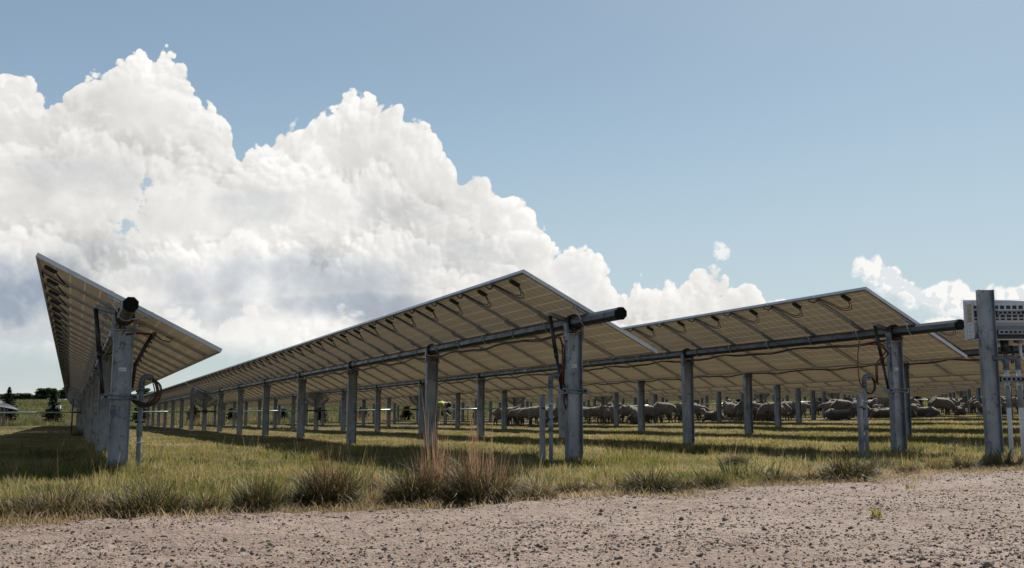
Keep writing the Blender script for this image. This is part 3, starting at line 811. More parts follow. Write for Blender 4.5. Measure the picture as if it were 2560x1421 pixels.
# ------------------------------------------------------------------ inverter rack at the right edge
RA = -math.radians(24)
def rack():
    px, py = 9.28, 8.32; gz = float(T(px, py))
    rt = tag(empty('inverter_rack', (px, py, 0), RA), 'galvanised steel inverter rack with a tall grooved post and slotted rails at the right edge', 'rack')
    me = post_mesh(1.86 - gz, .168, .085, .007).mesh('post')
    obj('post', me, rt, (0, 0, gz)); obj('post', me, rt, (1.35, 0, gz))
    def rail(z, h):
        b = MB(); x0, x1, y = .092, 1.42, -.045
        b.box(((x0 + x1) / 2, y, z + h / 2), (x1 - x0, .040, .003), M_STRAP); b.box(((x0 + x1) / 2, y, z - h / 2), (x1 - x0, .040, .003), M_GALV)
        for k in range(27):                                 # the slotted web, one bridge after another
            xx = x0 + .012 + k * .050; b.box((xx, y - .019, z), (.018, .003, h - .004), M_GALV)
        b.box(((x0 + x1) / 2, y - .0192, z + h * .38), (x1 - x0, .0026, h * .22), M_GALV); b.box(((x0 + x1) / 2, y - .0192, z - h * .38), (x1 - x0, .0026, h * .22), M_GALV)
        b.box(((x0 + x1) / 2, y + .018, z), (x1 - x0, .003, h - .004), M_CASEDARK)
        obj('slotted_rail', b, rt)
    rail(1.600, .048); rail(1.385, .045); rail(.868, .062)
    # the inverter hanging on the far side of the rails
    iv = tag(empty('string_inverter', (px, py, 0), RA), 'light grey inverter with orange side stickers and dark vents, hung on the steel rack', 'inverter')
    b = MB(); z0, z1 = 1.33, 1.755; x0, x1 = -.105, 1.30; y0, y1 = .03, .27
    b.box(((x0 + x1) / 2, (y0 + .06 + y1) / 2, (z0 + z1) / 2), (x1 - x0, y1 - y0 - .06, z1 - z0), M_CASE)
    b.tube([(x0 + .01, y0 + .075, z1 - .035), (x1, y0 + .075, z1 - .035)], .037, M_CASE, 16)
    obj('housing', b, iv)
    b = MB(); b.box(((x0 + x1) / 2, y1 + .03, (z0 + z1) / 2 + .01), (x1 - x0 + .01, .055, z1 - z0 + .03), M_BOXW); obj('front_cover', b, iv)
    v = MB(); yv = y0 + .055
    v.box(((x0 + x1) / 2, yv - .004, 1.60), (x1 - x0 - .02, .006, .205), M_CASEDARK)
    for zz, hh in ((1.705, .022), (1.6455, .014), (1.555, .012), (1.513, .03)): v.box(((x0 + x1) / 2, yv - .012, zz), (x1 - x0 - .01, .014, hh), M_CASE)
    for k in range(19): v.box((.04 + k * .0685, yv - .0125, 1.61), (.019, .012, .185), M_CASE)
    obj('vent_grille', v, iv)
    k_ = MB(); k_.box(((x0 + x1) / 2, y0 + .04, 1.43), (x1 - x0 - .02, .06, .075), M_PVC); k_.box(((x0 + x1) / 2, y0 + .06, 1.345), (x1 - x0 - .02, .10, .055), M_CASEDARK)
    k_.box(((x0 + x1) / 2, y0 + .055, 1.311), (x1 - x0, .12, .012), M_CASE); obj('lower_cover', k_, iv)
    s = MB(); xs = x0 - .002
    def st(yc, zc, w, h, m_): s.box((xs, yc, zc), (.004, w, h), m_)
    for zc in (1.712, 1.618, 1.524): st(.185, zc, .115, .011, M_ORANGE)
    st(.185, 1.667, .105, .070, M_YGREEN); st(.185, 1.570, .105, .072, M_YGREEN); st(.185, 1.463, .088, .085, M_LABEL); st(.185, 1.395, .088, .040, M_LABEL)
    st(.185, 1.450, .05, .010, M_INK)
    for zc in (1.655, 1.645, 1.60, 1.565, 1.555, 1.41, 1.40, 1.478, 1.486): s.box((xs - .0025, .18, zc), (.002, .06, .0028), M_CASEDARK)
    obj('side_sticker', s, iv)
    f = MB(); f.box((.06, .20, 1.30), (.03, .03, .05), M_PVCDARK); obj('mounting_foot', f, iv)
    for xx, r_, zz, m_ in ((.13, .020, 1.27, M_RED), (.37, .030, 1.28, M_RED), (.235, .045, 1.18, M_BLACK), (.62, .030, 1.27, M_RED)):
        f = MB(); f.tube([(xx, .12, 1.31), (xx, .12, zz)], r_, m_, 12); f.tube([(xx, .12, 1.312), (xx, .12, 1.295)], r_ * 1.25, M_BLACK, 6); obj('cable_gland', f, iv)
    for xx in (.20, .23, .29, .31): f = MB(); f.tube([(xx, .11, 1.25), (xx + .01, .09, 1.15), (xx - .02, .06, 1.05)], .008, M_REDDARK if xx < .25 else M_RUBBER, 6); obj('cable', f, iv)
    # two riser conduits with elbows
    for q, (dx, lab, pr) in enumerate(((.185, 'grey riser conduit with an elbow, left one of the pair beside the inverter rack post', 0), (.315, 'grey riser conduit with an elbow, right one of the pair beside the inverter rack post', 1))):
        c = tag(empty('riser_conduit', (px + dx * math.cos(RA), py + dx * math.sin(RA), gz), RA), lab, 'conduit', 'conduits below the inverter')
        zt = 1.02 - gz
        b = MB(); b.tube([(0, 0, -.3), (0, 0, zt)], .0245, M_BOXW if False else M_CASE, 14); obj('pipe', b, c)
        b = MB(); b.tube([(0, 0, .53 - gz + .03), (0, 0, .80 - gz - .0)], .0285, M_PVC, 14); b.tube([(0, 0, .60 - gz), (0, 0, .605 - gz)], .031, M_PVCDARK, 14); obj('coupling', b, c)
        pts = [(-.055 * (1 - math.cos(a)) * 1.15, 0, zt + .055 * math.sin(a) + .03) for a in [k * math.pi * .55 / 8 for k in range(9)]]
        b = MB(); b.tube([(0, 0, zt - .03), (0, 0, zt + .03)] + pts[1:] + [(pts[-1][0] - .07, 0, pts[-1][2] - .005)], .031, M_PVCDARK, 14); b.tube([(0, 0, zt - .045), (0, 0, zt - .02)], .034, M_PVCDARK, 14); obj('elbow', b, c)
    c = tag(empty('drain_conduit', (px, py, 0), RA), 'thin pale conduit curving down from the bottom of the inverter at the right edge', 'conduit')
    b = MB(); b.tube([(.40, .10, 1.31), (.40, .10, 1.16), (.41, .09, 1.11), (.45, .08, 1.07), (.52, .07, 1.02), (.56, .06, .95), (.565, .05, gz - .1)], .016, M_CASE, 10); obj('pipe', b, c)
    b = MB(); b.tube([(.40, .10, 1.31), (.40, .10, 1.27)], .028, M_PVC, 10); obj('fitting', b, c)
rack()

# ------------------------------------------------------------------ risers and stub posts beside the near row ends
def riser(loc, zt, lab, side=1, cab=0):
    x, y = loc; gz = float(T(x, y)); zt -= gz
    c = tag(empty('riser_conduit', (x, y, gz)), lab, 'conduit', 'conduits at the row ends')
    b = MB(); b.tube([(0, 0, -.3), (0, 0, zt - .09)], .024, M_PVC, 14); obj('pipe', b, c)
    b = MB(); b.tube([(0, 0, .36), (0, 0, .50)], .028, M_PVC, 14); obj('coupling', b, c)
    r = .055; pts = [(side * r * (1 - math.cos(a)), 0, zt - .09 + .04 + r * math.sin(a)) for a in [k * math.pi * .75 / 9 for k in range(10)]]
    b = MB(); b.tube([(0, 0, zt - .12), (0, 0, zt - .05)] + pts, .030, M_PVCDARK, 14); b.tube([(0, 0, zt - .135), (0, 0, zt - .10)], .0325, M_PVCDARK, 14); obj('elbow', b, c)
    mx, mz = pts[-1][0], pts[-1][2]
    if cab == 0:
        p = [(mx, 0, mz), (mx + .05, -.02, mz - .06), (mx + .065, -.03, mz - .14), (mx + .03, -.04, mz - .22), (mx - .05, -.05, mz - .27), (mx - .13, -.05, mz - .25), (mx - .19, -.03, mz - .21)]
        for k, (m_, o) in enumerate(((M_RED, 0), (M_RED, .014), (M_RUBBER, -.020), (M_RUBBER, -.038), (M_REDDARK, -.009), (M_RUBBER, .024))):
            b = MB(); q = []
            for t, v in enumerate(p): q.append((v[0] + (o if t in (1, 2, 3) else 0), v[1] - k * .006, v[2] + (-o * .6 if t in (3, 4, 5) else 0)))
            # smooth the path
            sm = []
            for a in range(len(q) - 1):
                P0, P1, P2, P3 = (Vector(q[max(a - 1, 0)]), Vector(q[a]), Vector(q[a + 1]), Vector(q[min(a + 2, len(q) - 1)]))
                for u in (0, .25, .5, .75): sm.append(.5 * ((2 * P1) + (P2 - P0) * u + (2 * P0 - 5 * P1 + 4 * P2 - P3) * u * u + (3 * P1 - P0 - 3 * P2 + P3) * u ** 3))
            b.tube(sm + [q[-1]], .0062, m_, 6); obj('cable', b, c)
    elif cab == 1:
        for k, m_ in enumerate((M_RUBBER, M_RUBBER, M_RED)):
            b = MB(); b.tube([(mx, 0, mz), (mx + .05, .02, mz - .02 + k * .012), (mx + .10, .04, mz - .10), (mx + .115 - k * .01, .05, mz - .20), (mx + .10, .05, mz - .30), (mx + .13, .06, mz - .38)], .009, m_, 6); obj('cable', b, c)
    else:
        for k, m_ in enumerate((M_RED, M_RUBBER, M_RUBBER)):
            b = MB(); q = [(mx + (.075 + .006 * k) * math.sin(a) - .02, -.01 * k, mz - .10 + (.10 + .004 * k) * math.cos(a)) for a in [j * 2 * math.pi / 20 for j in range(20)]]
            if k == 0: q = [(-.05, 0, mz + .46), (-.085, 0, mz + .28), (-.09, 0, mz + .10), (-.075, 0, mz - .06)] + [(mx + .082 * math.sin(a) - .02, 0, mz - .10 + .11 * math.cos(a)) for a in [math.pi * (1.35 - j * .1) for j in range(12)]]
            b.tube(q, .0075, m_, 6); obj('cable', b, c)
    b = MB(); b.box((0, -.005, zt - .32 if cab else .30), (.075, .065, .012), M_STRAP); b.tube([(-.05, -.01, .62 if cab == 2 else .50), (.05, -.01, .62 if cab == 2 else .50)], .012, M_BLACK, 6); obj('bracket', b, c)
    return c
def stub(loc, zt, lab):
    x, y = loc; gz = float(T(x, y)); b = MB(); w = .026
    b.prism([(-w, -w), (w, -w), (w, w), (w - .012, w), (w - .012, -w + .005), (-w + .012, -w + .005), (-w + .012, w), (-w, w)], 'z', -.3, zt - gz, M_GALV)
    b.box((0, -.03, zt - gz - .16), (.05, .012, .02), M_BLACK)
    o = tag(obj('stub_post', b), lab, 'post', 'short channel posts at the row ends'); o.location = (x, y, gz)
def pt(px, d): v = at_depth(px, 1050, d); return (v.x, v.y)
riser(pt(350, 10.1), .845, 'grey riser conduit with a red and black cable loop, right of the leftmost big post')
riser(pt(1377, 11.6), .925, 'grey riser conduit whose elbow points at the central row end post', 1, 1)
riser(pt(2165, 12.9), .97, 'grey riser conduit with a hanging red cable loop, left of the right-hand row end post', 1, 2)
stub(pt(1356, 11.9), .72, 'short channel post standing left of the central riser conduit')
stub(pt(2151, 13.1), .745, 'short channel post standing left of the right-hand riser conduit with the cable loop')
# thin pole and boxed post far left
v = at_depth(180, 1050, 40.5)
b = MB(); b.tube([(0, 0, -.2), (0, 0, 1.35)], .035, M_TUBE, 8); o = tag(obj('thin_pole', b), 'thin dark pole rising from the shaded grass left of the leftmost row', 'pole'); o.location = (v.x, v.y, float(T(v.x, v.y)))
for px, pw, lab in ((128, 1, 'pair of white boxes on a post before the young spruce at left'), (692, 1, 'pair of white boxes on a post seen between the central row posts'), (1161, 1, 'pair of small white boxes on a post above the tall brown grass')):
    v = at_depth(px + 8, 1050, 84); gz = float(T(v.x, v.y)); c = tag(empty('equipment_post', (v.x, v.y, gz), -YAW), lab, 'equipment post', 'posts with white boxes')
    zc = EYE + (1053 - 1023) / FPX * 84 - gz
    b = MB(); b.tube([(0, 0, -.2), (0, 0, zc + .1)], .05, M_GALV, 8); obj('post', b, c)
    for s in (-1, 1): b = MB(); b.box((s * .29, -.08, zc), (.40, .16, .27), M_BOXW); b.box((s * .29 - .21, -.07, zc - .02), (.03, .14, .25), M_CASEDARK); obj('white_box', b, c)

# ------------------------------------------------------------------ sheep and person (skinned, continuous bodies)
def skin(name, J, E, sub=1, mats=(), noise=0, nscale=8, seed=0):
    me = bpy.data.meshes.new('t'); me.from_pydata([j[:3] for j in J], E, []); o = bpy.data.objects.new('t', me); COL.objects.link(o)
    md = o.modifiers.new('s', 'SKIN'); md.use_smooth_shade = True
    sv = me.skin_vertices[0].data
    for k, j in enumerate(J):
        r = j[3]; sv[k].radius = r if isinstance(r, tuple) else (r, r); sv[k].use_root = (k == 0)
    ss = o.modifiers.new('u', 'SUBSURF'); ss.levels = sub; ss.render_levels = sub
    dg = bpy.context.evaluated_depsgraph_get(); dg.update(); out = bpy.data.meshes.new_from_object(o.evaluated_get(dg)); out.name = name
    bpy.data.objects.remove(o)
    if noise:
        from mathutils import noise as mn
        n_ = [v.normal.copy() for v in out.vertices]
        for v, nn in zip(out.vertices, n_):
            k = noise if v.co.z > .34 and abs(v.co.x) < .62 else noise * .2
            v.co += nn * (mn.noise(v.co * nscale + Vector((seed * 7.7, 0, 0))) * k + mn.noise(v.co * nscale * 2.3) * k * .5)
    out.materials.clear()
    for m_ in mats: out.materials.append(m_)
    out.polygons.foreach_set('use_smooth', [True] * len(out.polygons)); out.update()
    return out
def m_wool():
    m, g, out = mat('sheep_wool'); p = obco(g); oi = g.node('ShaderNodeObjectInfo')
    n = g.noise(p, 26, 4, .7); x, y, z = g.sep(p); n2 = g.noise(p, 4, 3, .5)
    c = g.mix(n, (0.127, 0.093, 0.069), (0.266, 0.216, 0.175)); c = g.mix(g.step(.4, .7, n2) * .35, c, (0.098, 0.078, 0.057))
    c = g.mix(E_(g, oi.outputs['Random']) * .4, c, (0.127, 0.101, 0.076))
    leg = g.step(.36, .28, z)
    c = g.mix(leg * .7, c, (0.035, 0.028, 0.022))
    pbsdf(g, out, c, .95, 0, bump=n, bump_s=.9, bump_d=.03, spec=.1, sheen=.3)
    return m
M_WOOL = m_wool()
def sheep_mesh(kind, seed):
    # x is the heading; shoulder height about 0.72
    if kind == 'lying':
        z = .24
        J = [(-.10, 0, z, (.205, .20)), (-.36, 0, z - .01, (.20, .195)), (-.50, 0, z - .03, (.12, .12)), (.16, 0, z + .01, (.195, .20)), (.36, 0, z + .06, (.13, .14)), (.47, 0, z + .19, .085), (.52, 0, z + .27, .082), (.64, 0, z + .24, .055), (.70, 0, z + .21, .04)]
        E = [(0, 1), (1, 2), (0, 3), (3, 4), (4, 5), (5, 6), (6, 7), (7, 8)]
        J += [(.30, .16, .10, .06), (.45, .17, .05, .04), (.30, .20, .03, .03), (-.30, .20, .10, .08), (-.10, .25, .05, .045), (-.32, .27, .03, .03)]
        E += [(3, 9), (9, 10), (10, 11), (1, 12), (12, 13), (13, 14)]
        J += [(.51, .11, z + .29, .022), (.51, -.11, z + .29, .022)]; E += [(6, 15), (6, 16)]
    else:
        z = .56
        J = [(-.08, 0, z, (.235, .235)), (-.32, 0, z + .01, (.235, .225)), (-.47, 0, z - .01, (.12, .12)), (.18, 0, z, (.215, .225)), (.34, 0, z + .03, (.15, .16))]
        E = [(0, 1), (1, 2), (0, 3), (3, 4)]
        if kind == 'graze': nk = [(.50, 0, z - .10, .10), (.58, 0, z - .26, .080), (.62, 0, z - .37, .070), (.68, 0, z - .47, .045)]
        elif kind == 'up': nk = [(.45, 0, z + .16, .10), (.50, 0, z + .28, .085), (.60, 0, z + .27, .062), (.69, 0, z + .22, .042)]
        else: nk = [(.50, 0, z + .03, .10), (.61, 0, z + .02, .082), (.70, 0, z - .04, .060), (.77, 0, z - .09, .040)]
        J += nk; E += [(4, 5), (5, 6), (6, 7), (7, 8)]
        hx, hz = nk[1][0], nk[1][2]
        J += [(hx - .02, .12, hz + .02, .022), (hx - .02, -.12, hz + .02, .022)]; E += [(6, 9), (6, 10)]
        w = {0: (.04, -.05), 1: (-.05, .06), 2: (.0, .02)}[seed % 3]
        for s, dx in ((1, w[0]), (-1, w[1])):             # front legs: elbow, knee (wrist), foot
            k = len(J); J += [(.22, s * .11, .40, .075), (.23 + dx * .5, s * .11, .24, .038), (.23 + dx, s * .11, .07, .026), (.25 + dx, s * .11, .02, .030)]
            E += [(3, k), (k, k + 1), (k + 1, k + 2), (k + 2, k + 3)]
        for s, dx in ((1, w[1]), (-1, w[0])):             # hind legs: knee forward and high, hock back, vertical shank
            k = len(J); J += [(-.26, s * .12, .41, .10), (-.37 + dx, s * .12, .24, .042), (-.35 + dx, s * .12, .07, .026), (-.33 + dx, s * .12, .02, .030)]
            E += [(1, k), (k, k + 1), (k + 1, k + 2), (k + 2, k + 3)]
    k = len(J); J += [(J[2][0] - .07, 0, J[2][2] - .02, .04), (J[2][0] - .09, 0, J[2][2] - .13, .03)]; E += [(2, k), (k, k + 1)]
    return skin('sheep', J, E, 2, [M_WOOL], .030, 9, seed)
SHM = {(k, s): sheep_mesh(k, s) for k in ('graze', 'walk', 'up', 'lying') for s in (0, 1)}
flock = []
# (photo x, forward depth, pose, heading in degrees from image right)
FL = [(1288, 46, 'walk', 175), (1318, 49, 'walk', 5), (1338, 45, 'graze', 8), (1362, 49, 'walk', 170), (1384, 45, 'walk', 185), (1404, 48, 'graze', 20), (1420, 44, 'walk', 175),
      (1462, 43, 'walk', 178), (1486, 45, 'walk', 184), (1500, 48, 'walk', 10), (1520, 44, 'walk', 80), (1543, 43.5, 'up', 10), (1572, 46, 'walk', 0), (1585, 42, 'graze', 268), (1622, 47, 'walk', 180), (1640, 45, 'graze', 10),
      (1668, 42.5, 'graze', 5), (1700, 46, 'walk', 6), (1712, 42.5, 'walk', 350), (1745, 48, 'walk', 100), (1776, 43, 'graze', 5), (1798, 49, 'walk', 200), (1826, 42, 'walk', 4), (1846, 52, 'up', 265), (1880, 43.5, 'graze', 170),
      (1897, 46, 'graze', 300), (1921, 41.5, 'graze', 200), (1962, 44, 'graze', 5), (1990, 49, 'walk', 185), (2022, 43, 'walk', 175), (2050, 49, 'walk', 20), (2076, 44, 'graze', 4), (2098, 41, 'lying', 350), (2108, 46, 'walk', 170),
      (2130, 50, 'up', 190), (2148, 44, 'graze', 250), (2172, 47, 'walk', 5), (2196, 42, 'lying', 5), (2205, 46, 'graze', 250), (2225, 50, 'walk', 0), (2270, 48, 'walk', 185), (2290, 54, 'walk', 270), (2318, 45, 'graze', 5),
      (2362, 45, 'graze', 4), (2372, 52, 'up', 180), (2400, 56, 'walk', 10), (2424, 49, 'walk', 95), (2440, 55, 'up', 190), (2480, 50, 'walk', 170), (2508, 48, 'walk', 270), (2532, 52, 'graze', 10), (2552, 49, 'walk', 180)]
# resting animals, low in the grass
for q, px in enumerate((1632, 1655, 1782, 1930, 1950, 2060, 2180, 2212, 2290, 2320, 2345, 2375, 2405, 2450, 2548)): FL.append((px, 42.5 + (q % 3) * .9, 'lying', (q * 73) % 360))
# back of the flock
for q, px in enumerate((1440, 1475, 1535, 1600, 1650, 1725, 1760, 1785, 1815, 1838, 1858, 1905, 1935, 1975, 2008, 2038, 2088, 2118, 2160, 2190, 2240, 2260, 2335, 2388, 2415, 2460, 2495, 2525)):
    FL.append((px, 52 + (q * 37 % 9), ('walk', 'graze', 'walk', 'up')[q % 4], (q * 53) % 360))
FL.sort(key=lambda f: f[0])
WORD = {'graze': 'grazing sheep, head down', 'walk': 'standing sheep, back level', 'up': 'standing sheep, head raised', 'lying': 'sheep lying low in grass'}
cnt = {}
for px, d, kind, hd in FL: cnt[(kind)] = cnt.get(kind, 0) + 1
seen = {}
def nth(n):
    w = ['first', 'second', 'third', 'fourth', 'fifth', 'sixth', 'seventh', 'eighth', 'ninth', 'tenth', 'eleventh', 'twelfth', 'thirteenth', 'fourteenth', 'fifteenth', 'sixteenth', 'seventeenth', 'eighteenth', 'nineteenth']
    if n <= 19: return w[n - 1]
    t = {2: 'twenty', 3: 'thirty', 4: 'forty', 5: 'fifty'}[n // 10]
    return t.replace('ty', 'tieth') if n % 10 == 0 else t + '-' + w[n % 10 - 1]
placed = []
for q, (px, d, kind, hd) in enumerate(FL):
    line = 'near' if d < 47.5 else 'far'
    v = at_depth(px, 1050, d); x, y = v.x, v.y
    for _ in range(12):                                  # keep bodies apart and clear of the posts
        bad = [p for p in placed if math.hypot(p[0] - x, p[1] - y) < .62]
        if not bad: break
        y += .45; x += .45 * x / y
    if q % 5:                                            # most of them stand in the sunny lanes between the panel shadows
        u = (x - X0) % ROWP; t = .95 + (u / ROWP) * 1.6; x2 = x - u + t; y *= 1 + .0 ; x = x2
    placed.append((x, y))
    o = bpy.data.objects.new('sheep', SHM[(kind, q % 2)]); COL.objects.link(o)
    o.location = (x, y, float(T(x, y)) - .01); o.rotation_euler = (0, 0, math.radians(hd) - YAW - math.atan((px - 1280) / FPX)); s = .97 + .12 * rng.random(); o.scale = (s * .92, s * (1.0 + .1 * rng.random()), s)
    seen[(line, kind)] = seen.get((line, kind), 0) + 1
    tag(o, "%s, %s such from the left in the flock's %s half" % (WORD[kind], nth(seen[(line, kind)]), line), 'sheep', 'sheep flock under the solar panels')

M_VIS = m_plain('hi_vis_fabric', (.26, .34, .015), .8, var=.2, scale=9)
M_SKINP = m_plain('skin', (.42, .25, .17), .6, var=.1)
M_JEAN = m_plain('dark_trousers', (.02, .024, .035), .85, var=.3)
M_CAP = m_plain('black_cap', (.012, .012, .014), .7, var=.2)
def person():
    v = at_depth(1081, 1050, 37.5); gz = float(T(v.x, v.y))
    # local x is image right; bent forward from the hips towards +x, hands on the work in front
    J = [(0, 0, .92, (.15, .12)), (.17, 0, 1.04, (.145, .125)), (.34, 0, 1.12, (.15, .15)), (.45, 0, 1.14, (.10, .11)), (.52, 0, 1.13, .058), (.585, 0, 1.11, .088), (.63, 0, 1.08, .092), (.66, 0, 1.02, .05)]
    E = [(i, i + 1) for i in range(7)]
    for s in (-1, 1):
        k = len(J); J += [(0, s * .09, .86, .105), (.05 + .04 * s, s * .11, .50, .065), (-.03 + .05 * s, s * .11, .12, .045), (-.02 + .05 * s, s * .11, .045, .045), (.13 + .05 * s, s * .12, .035, .040)]
        E += [(0, k), (k, k + 1), (k + 1, k + 2), (k + 2, k + 3), (k + 3, k + 4)]
        k = len(J); J += [(.40, s * .17, 1.10, .065), (.38, s * .20, .86, .045), (.56, s * .13, .70, .034), (.60, s * .12, .67, .036), (.63, s * .12, .65, .030)]
        E += [(2, k), (k, k + 1), (k + 1, k + 2), (k + 2, k + 3), (k + 3, k + 4)]
        for f in range(5):
            ln = (.055, .075, .082, .076, .06)[f]; oy = s * .12 + (f - 2) * .016
            k2 = len(J); J += [(.655, oy, .635, .0085), (.655 + ln * .6, oy + (f == 0) * -.02 * s, .615, .008), (.655 + ln * .8, oy, .585, .007)]
            E += [(k + 4, k2), (k2, k2 + 1), (k2 + 1, k2 + 2)]
    body = skin('person', J, E, 1, [M_SKINP])
    o = bpy.data.objects.new('person', body); COL.objects.link(o); o.location = (v.x, v.y, gz); o.rotation_euler = (0, 0, -YAW + .1); o.scale = (.92, .92, .86)
    tag(o, 'person bending over behind a central post, in a yellow-green shirt, black cap and dark trousers', 'person')
    sh = skin('shirt', [(.03, 0, .96, (.165, .13)), (.17, 0, 1.045, (.162, .14)), (.34, 0, 1.125, (.165, .165)), (.43, 0, 1.145, (.11, .12)), (.40, .17, 1.10, .078), (.385, .195, .93, .062), (.40, -.17, 1.10, .078), (.385, -.195, .93, .062)],
              [(0, 1), (1, 2), (2, 3), (2, 4), (4, 5), (2, 6), (6, 7)], 1, [M_VIS]); obj('shirt', sh, o)
    tr = skin('trousers', [(0, 0, .90, (.165, .135)), (0, .09, .84, .115), (.09, .11, .50, .078), (.02, .11, .10, .060), (0, -.09, .84, .115), (.01, -.11, .50, .078), (-.08, -.11, .10, .060)], [(0, 1), (1, 2), (2, 3), (0, 4), (4, 5), (5, 6)], 1, [M_JEAN]); obj('trousers', tr, o)
    b = MB(); nn = 14
    cap = skin('cap', [(.565, 0, 1.13, .112), (.62, 0, 1.11, .122), (.66, 0, 1.06, .108), (.71, 0, .99, (.03, .07))], [(0, 1), (1, 2), (2, 3)], 2, [M_CAP]); obj('cap', cap, o)
    b = MB()
    for s in (-1, 1): b.box((.70, s * .032, 1.055), (.012, .022, .010), M_CAP)
    b.box((.715, 0, 1.035), (.024, .018, .028), M_SKINP); b.box((.695, 0, 1.005), (.010, .04, .007), M_REDDARK); obj('face', b, o)
    b = MB()
    for s in (-1, 1): b.tube([(-.06 + .05 * s, s * .11, .05), (.05 + .05 * s, s * .115, .045), (.15 + .05 * s, s * .12, .035)], [.055, .055, .045], M_RUBBER, 8); 
    obj('boots', b, o)
person()

# ------------------------------------------------------------------ trees
def m_leaf(name, stops, tr_=.25):
    m, g, out = mat(name); geo = g.node('ShaderNodeNewGeometry'); oi = g.node('ShaderNodeObjectInfo')
    r = E_(g, geo.outputs['Random Per Island']) * .6 + E_(g, oi.outputs['Random']) * .15 + g.noise(E_(g, geo.outputs['Position']), .9, 3, .6) * .35
    c = g.ramp(r, stops); b = pbsdf(g, None, c, .6, 0, spec=.2)
    tr = g.node('ShaderNodeBsdfTranslucent'); g.put(tr.inputs[0], c); ms = g.node('ShaderNodeMixShader'); ms.inputs[0].default_value = tr_
    g.nt.links.new(b.outputs[0], ms.inputs[1]); g.nt.links.new(tr.outputs[0], ms.inputs[2]); g.nt.links.new(ms.outputs[0], out.inputs[0])
    return m
M_LEAF = m_leaf('broadleaf_foliage', [(0, (0.017, 0.029, 0.007)), (.5, (0.032, 0.054, 0.013)), (1, (0.074, 0.092, 0.029))])
M_NEEDLE = m_leaf('spruce_needles', [(0, (0.008, 0.016, 0.008)), (.5, (0.016, 0.032, 0.014)), (1, (0.042, 0.066, 0.032))], .15)
M_BARK = m_plain('bark', (.09, .07, .055), .9, var=.4, scale=20)
def quads(C, Nn, size, r):
    n = len(C); a = r.normal(size=(n, 3)); a -= (a * Nn).sum(1, keepdims=True) * Nn; a /= np.linalg.norm(a, axis=1, keepdims=True); b = np.cross(Nn, a)
    s = size[:, None]; V = np.stack([C - a * s - b * s * .6, C + a * s - b * s * .5, C + a * s * .9 + b * s * .6, C - a * s + b * s * .5], 1).reshape(-1, 3)
    return V, np.arange(n * 4).reshape(n, 4)
def crown_mesh(seed, W, H, z0):
    r = np.random.default_rng(seed); C, S = [], []
    for k in range(26):
        a = r.random() * 6.28; q = r.random() ** .6; h = r.random()
        c = np.array([math.cos(a) * W * .75 * q * (1 - .5 * h ** 2), math.sin(a) * W * .75 * q * (1 - .5 * h ** 2), z0 + H * (.12 + .80 * h)])
        rr = (.26 + .22 * r.random()) * W * (1.1 - .4 * h); m_ = int(170 * (rr / (.35 * W)) ** 2)
        d = r.normal(size=(m_, 3)); d /= np.linalg.norm(d, axis=1, keepdims=True); d[:, 2] = np.abs(d[:, 2]) * np.where(r.random(m_) < .8, 1, -1)
        C.append(c + d * rr * (r.random((m_, 1)) ** .35) * np.array([1, 1, .75])); S.append(d)
    C = np.concatenate(C); Nn = np.concatenate(S) + r.normal(size=C.shape) * .6; Nn /= np.linalg.norm(Nn, axis=1, keepdims=True)
    V, F = quads(C, Nn, (.10 + .13 * r.random(len(C))) * W / 2.2, r)
    return arr_mesh('crown', V, F, [M_LEAF])
def trunk_mesh(seed, H, r0):
    r = random.Random(seed); b = MB(); b.tube([(0, 0, -.4), (.03, 0, H * .4), (-.05, .05, H * .8)], [r0, r0 * .7, r0 * .35], M_BARK, 8)
    for k in range(6):
        a = r.random() * 6.28; z = H * (.35 + .4 * r.random()); L_ = H * .4
        b.tube([(0, 0, z), (math.cos(a) * L_ * .5, math.sin(a) * L_ * .5, z + L_ * .35), (math.cos(a) * L_ * .8, math.sin(a) * L_ * .8, z + L_ * .75)], [r0 * .4, r0 * .25, r0 * .08], M_BARK, 5)
    return b.mesh('trunk')
TR = [(crown_mesh(s, 2.6, 4.2, 1.0), trunk_mesh(s, 4.6, .22)) for s in (1, 2, 3)]
# (photo x, top y, half-width px, depth, label)
TREES = [(18, 992, 32, 190, 'low round bush-like tree at the far left end of the tree line'), (45, 988, 34, 185, 'low spreading tree in the far tree line, right of the dark spruce tip'), (66, 989, 28, 185, 'small round tree between the low trees and the tall dark tree'),
         (88, 995, 26, 185, 'shrubby tree in the dip left of the tall dark tree'), (108, 975, 26, 170, 'tall dark broadleaf tree rising above the meadow, its crown full of gaps'), (128, 977, 22, 170, 'dark broadleaf tree merging with the tall one from its right'),
         (152, 983, 20, 172, 'lower broadleaf tree left of the panel edge'), (176, 972, 26, 170, 'broadleaf tree half hidden by the leftmost panels'), (355, 975, 24, 175, 'broadleaf tree showing through the cable loop by the leftmost post'), (384, 986, 20, 180, 'broadleaf tree in the gap between the first two panel rows'),
         (410, 990, 18, 185, 'small broadleaf tree low against the central row')]
for q, (px, ty, hw, d, lab) in enumerate(TREES):
    v = at_depth(px, 1050, d); gz = float(T(v.x, v.y)); top = EYE + (1053 - ty) / FPX * d - gz; cr, tk = TR[q % 3]
    rt = tag(empty('broadleaf_tree', (v.x, v.y, gz), q * 1.3), lab, 'tree', 'broadleaf trees beyond the meadow')
    sz = max(top, .8) / 5.1; sx = hw / FPX * d / 2.5
    a = obj('crown', cr, rt); a.scale = (sx, sx, sz); a = obj('trunk', tk, rt); a.scale = (sx, sx, sz)
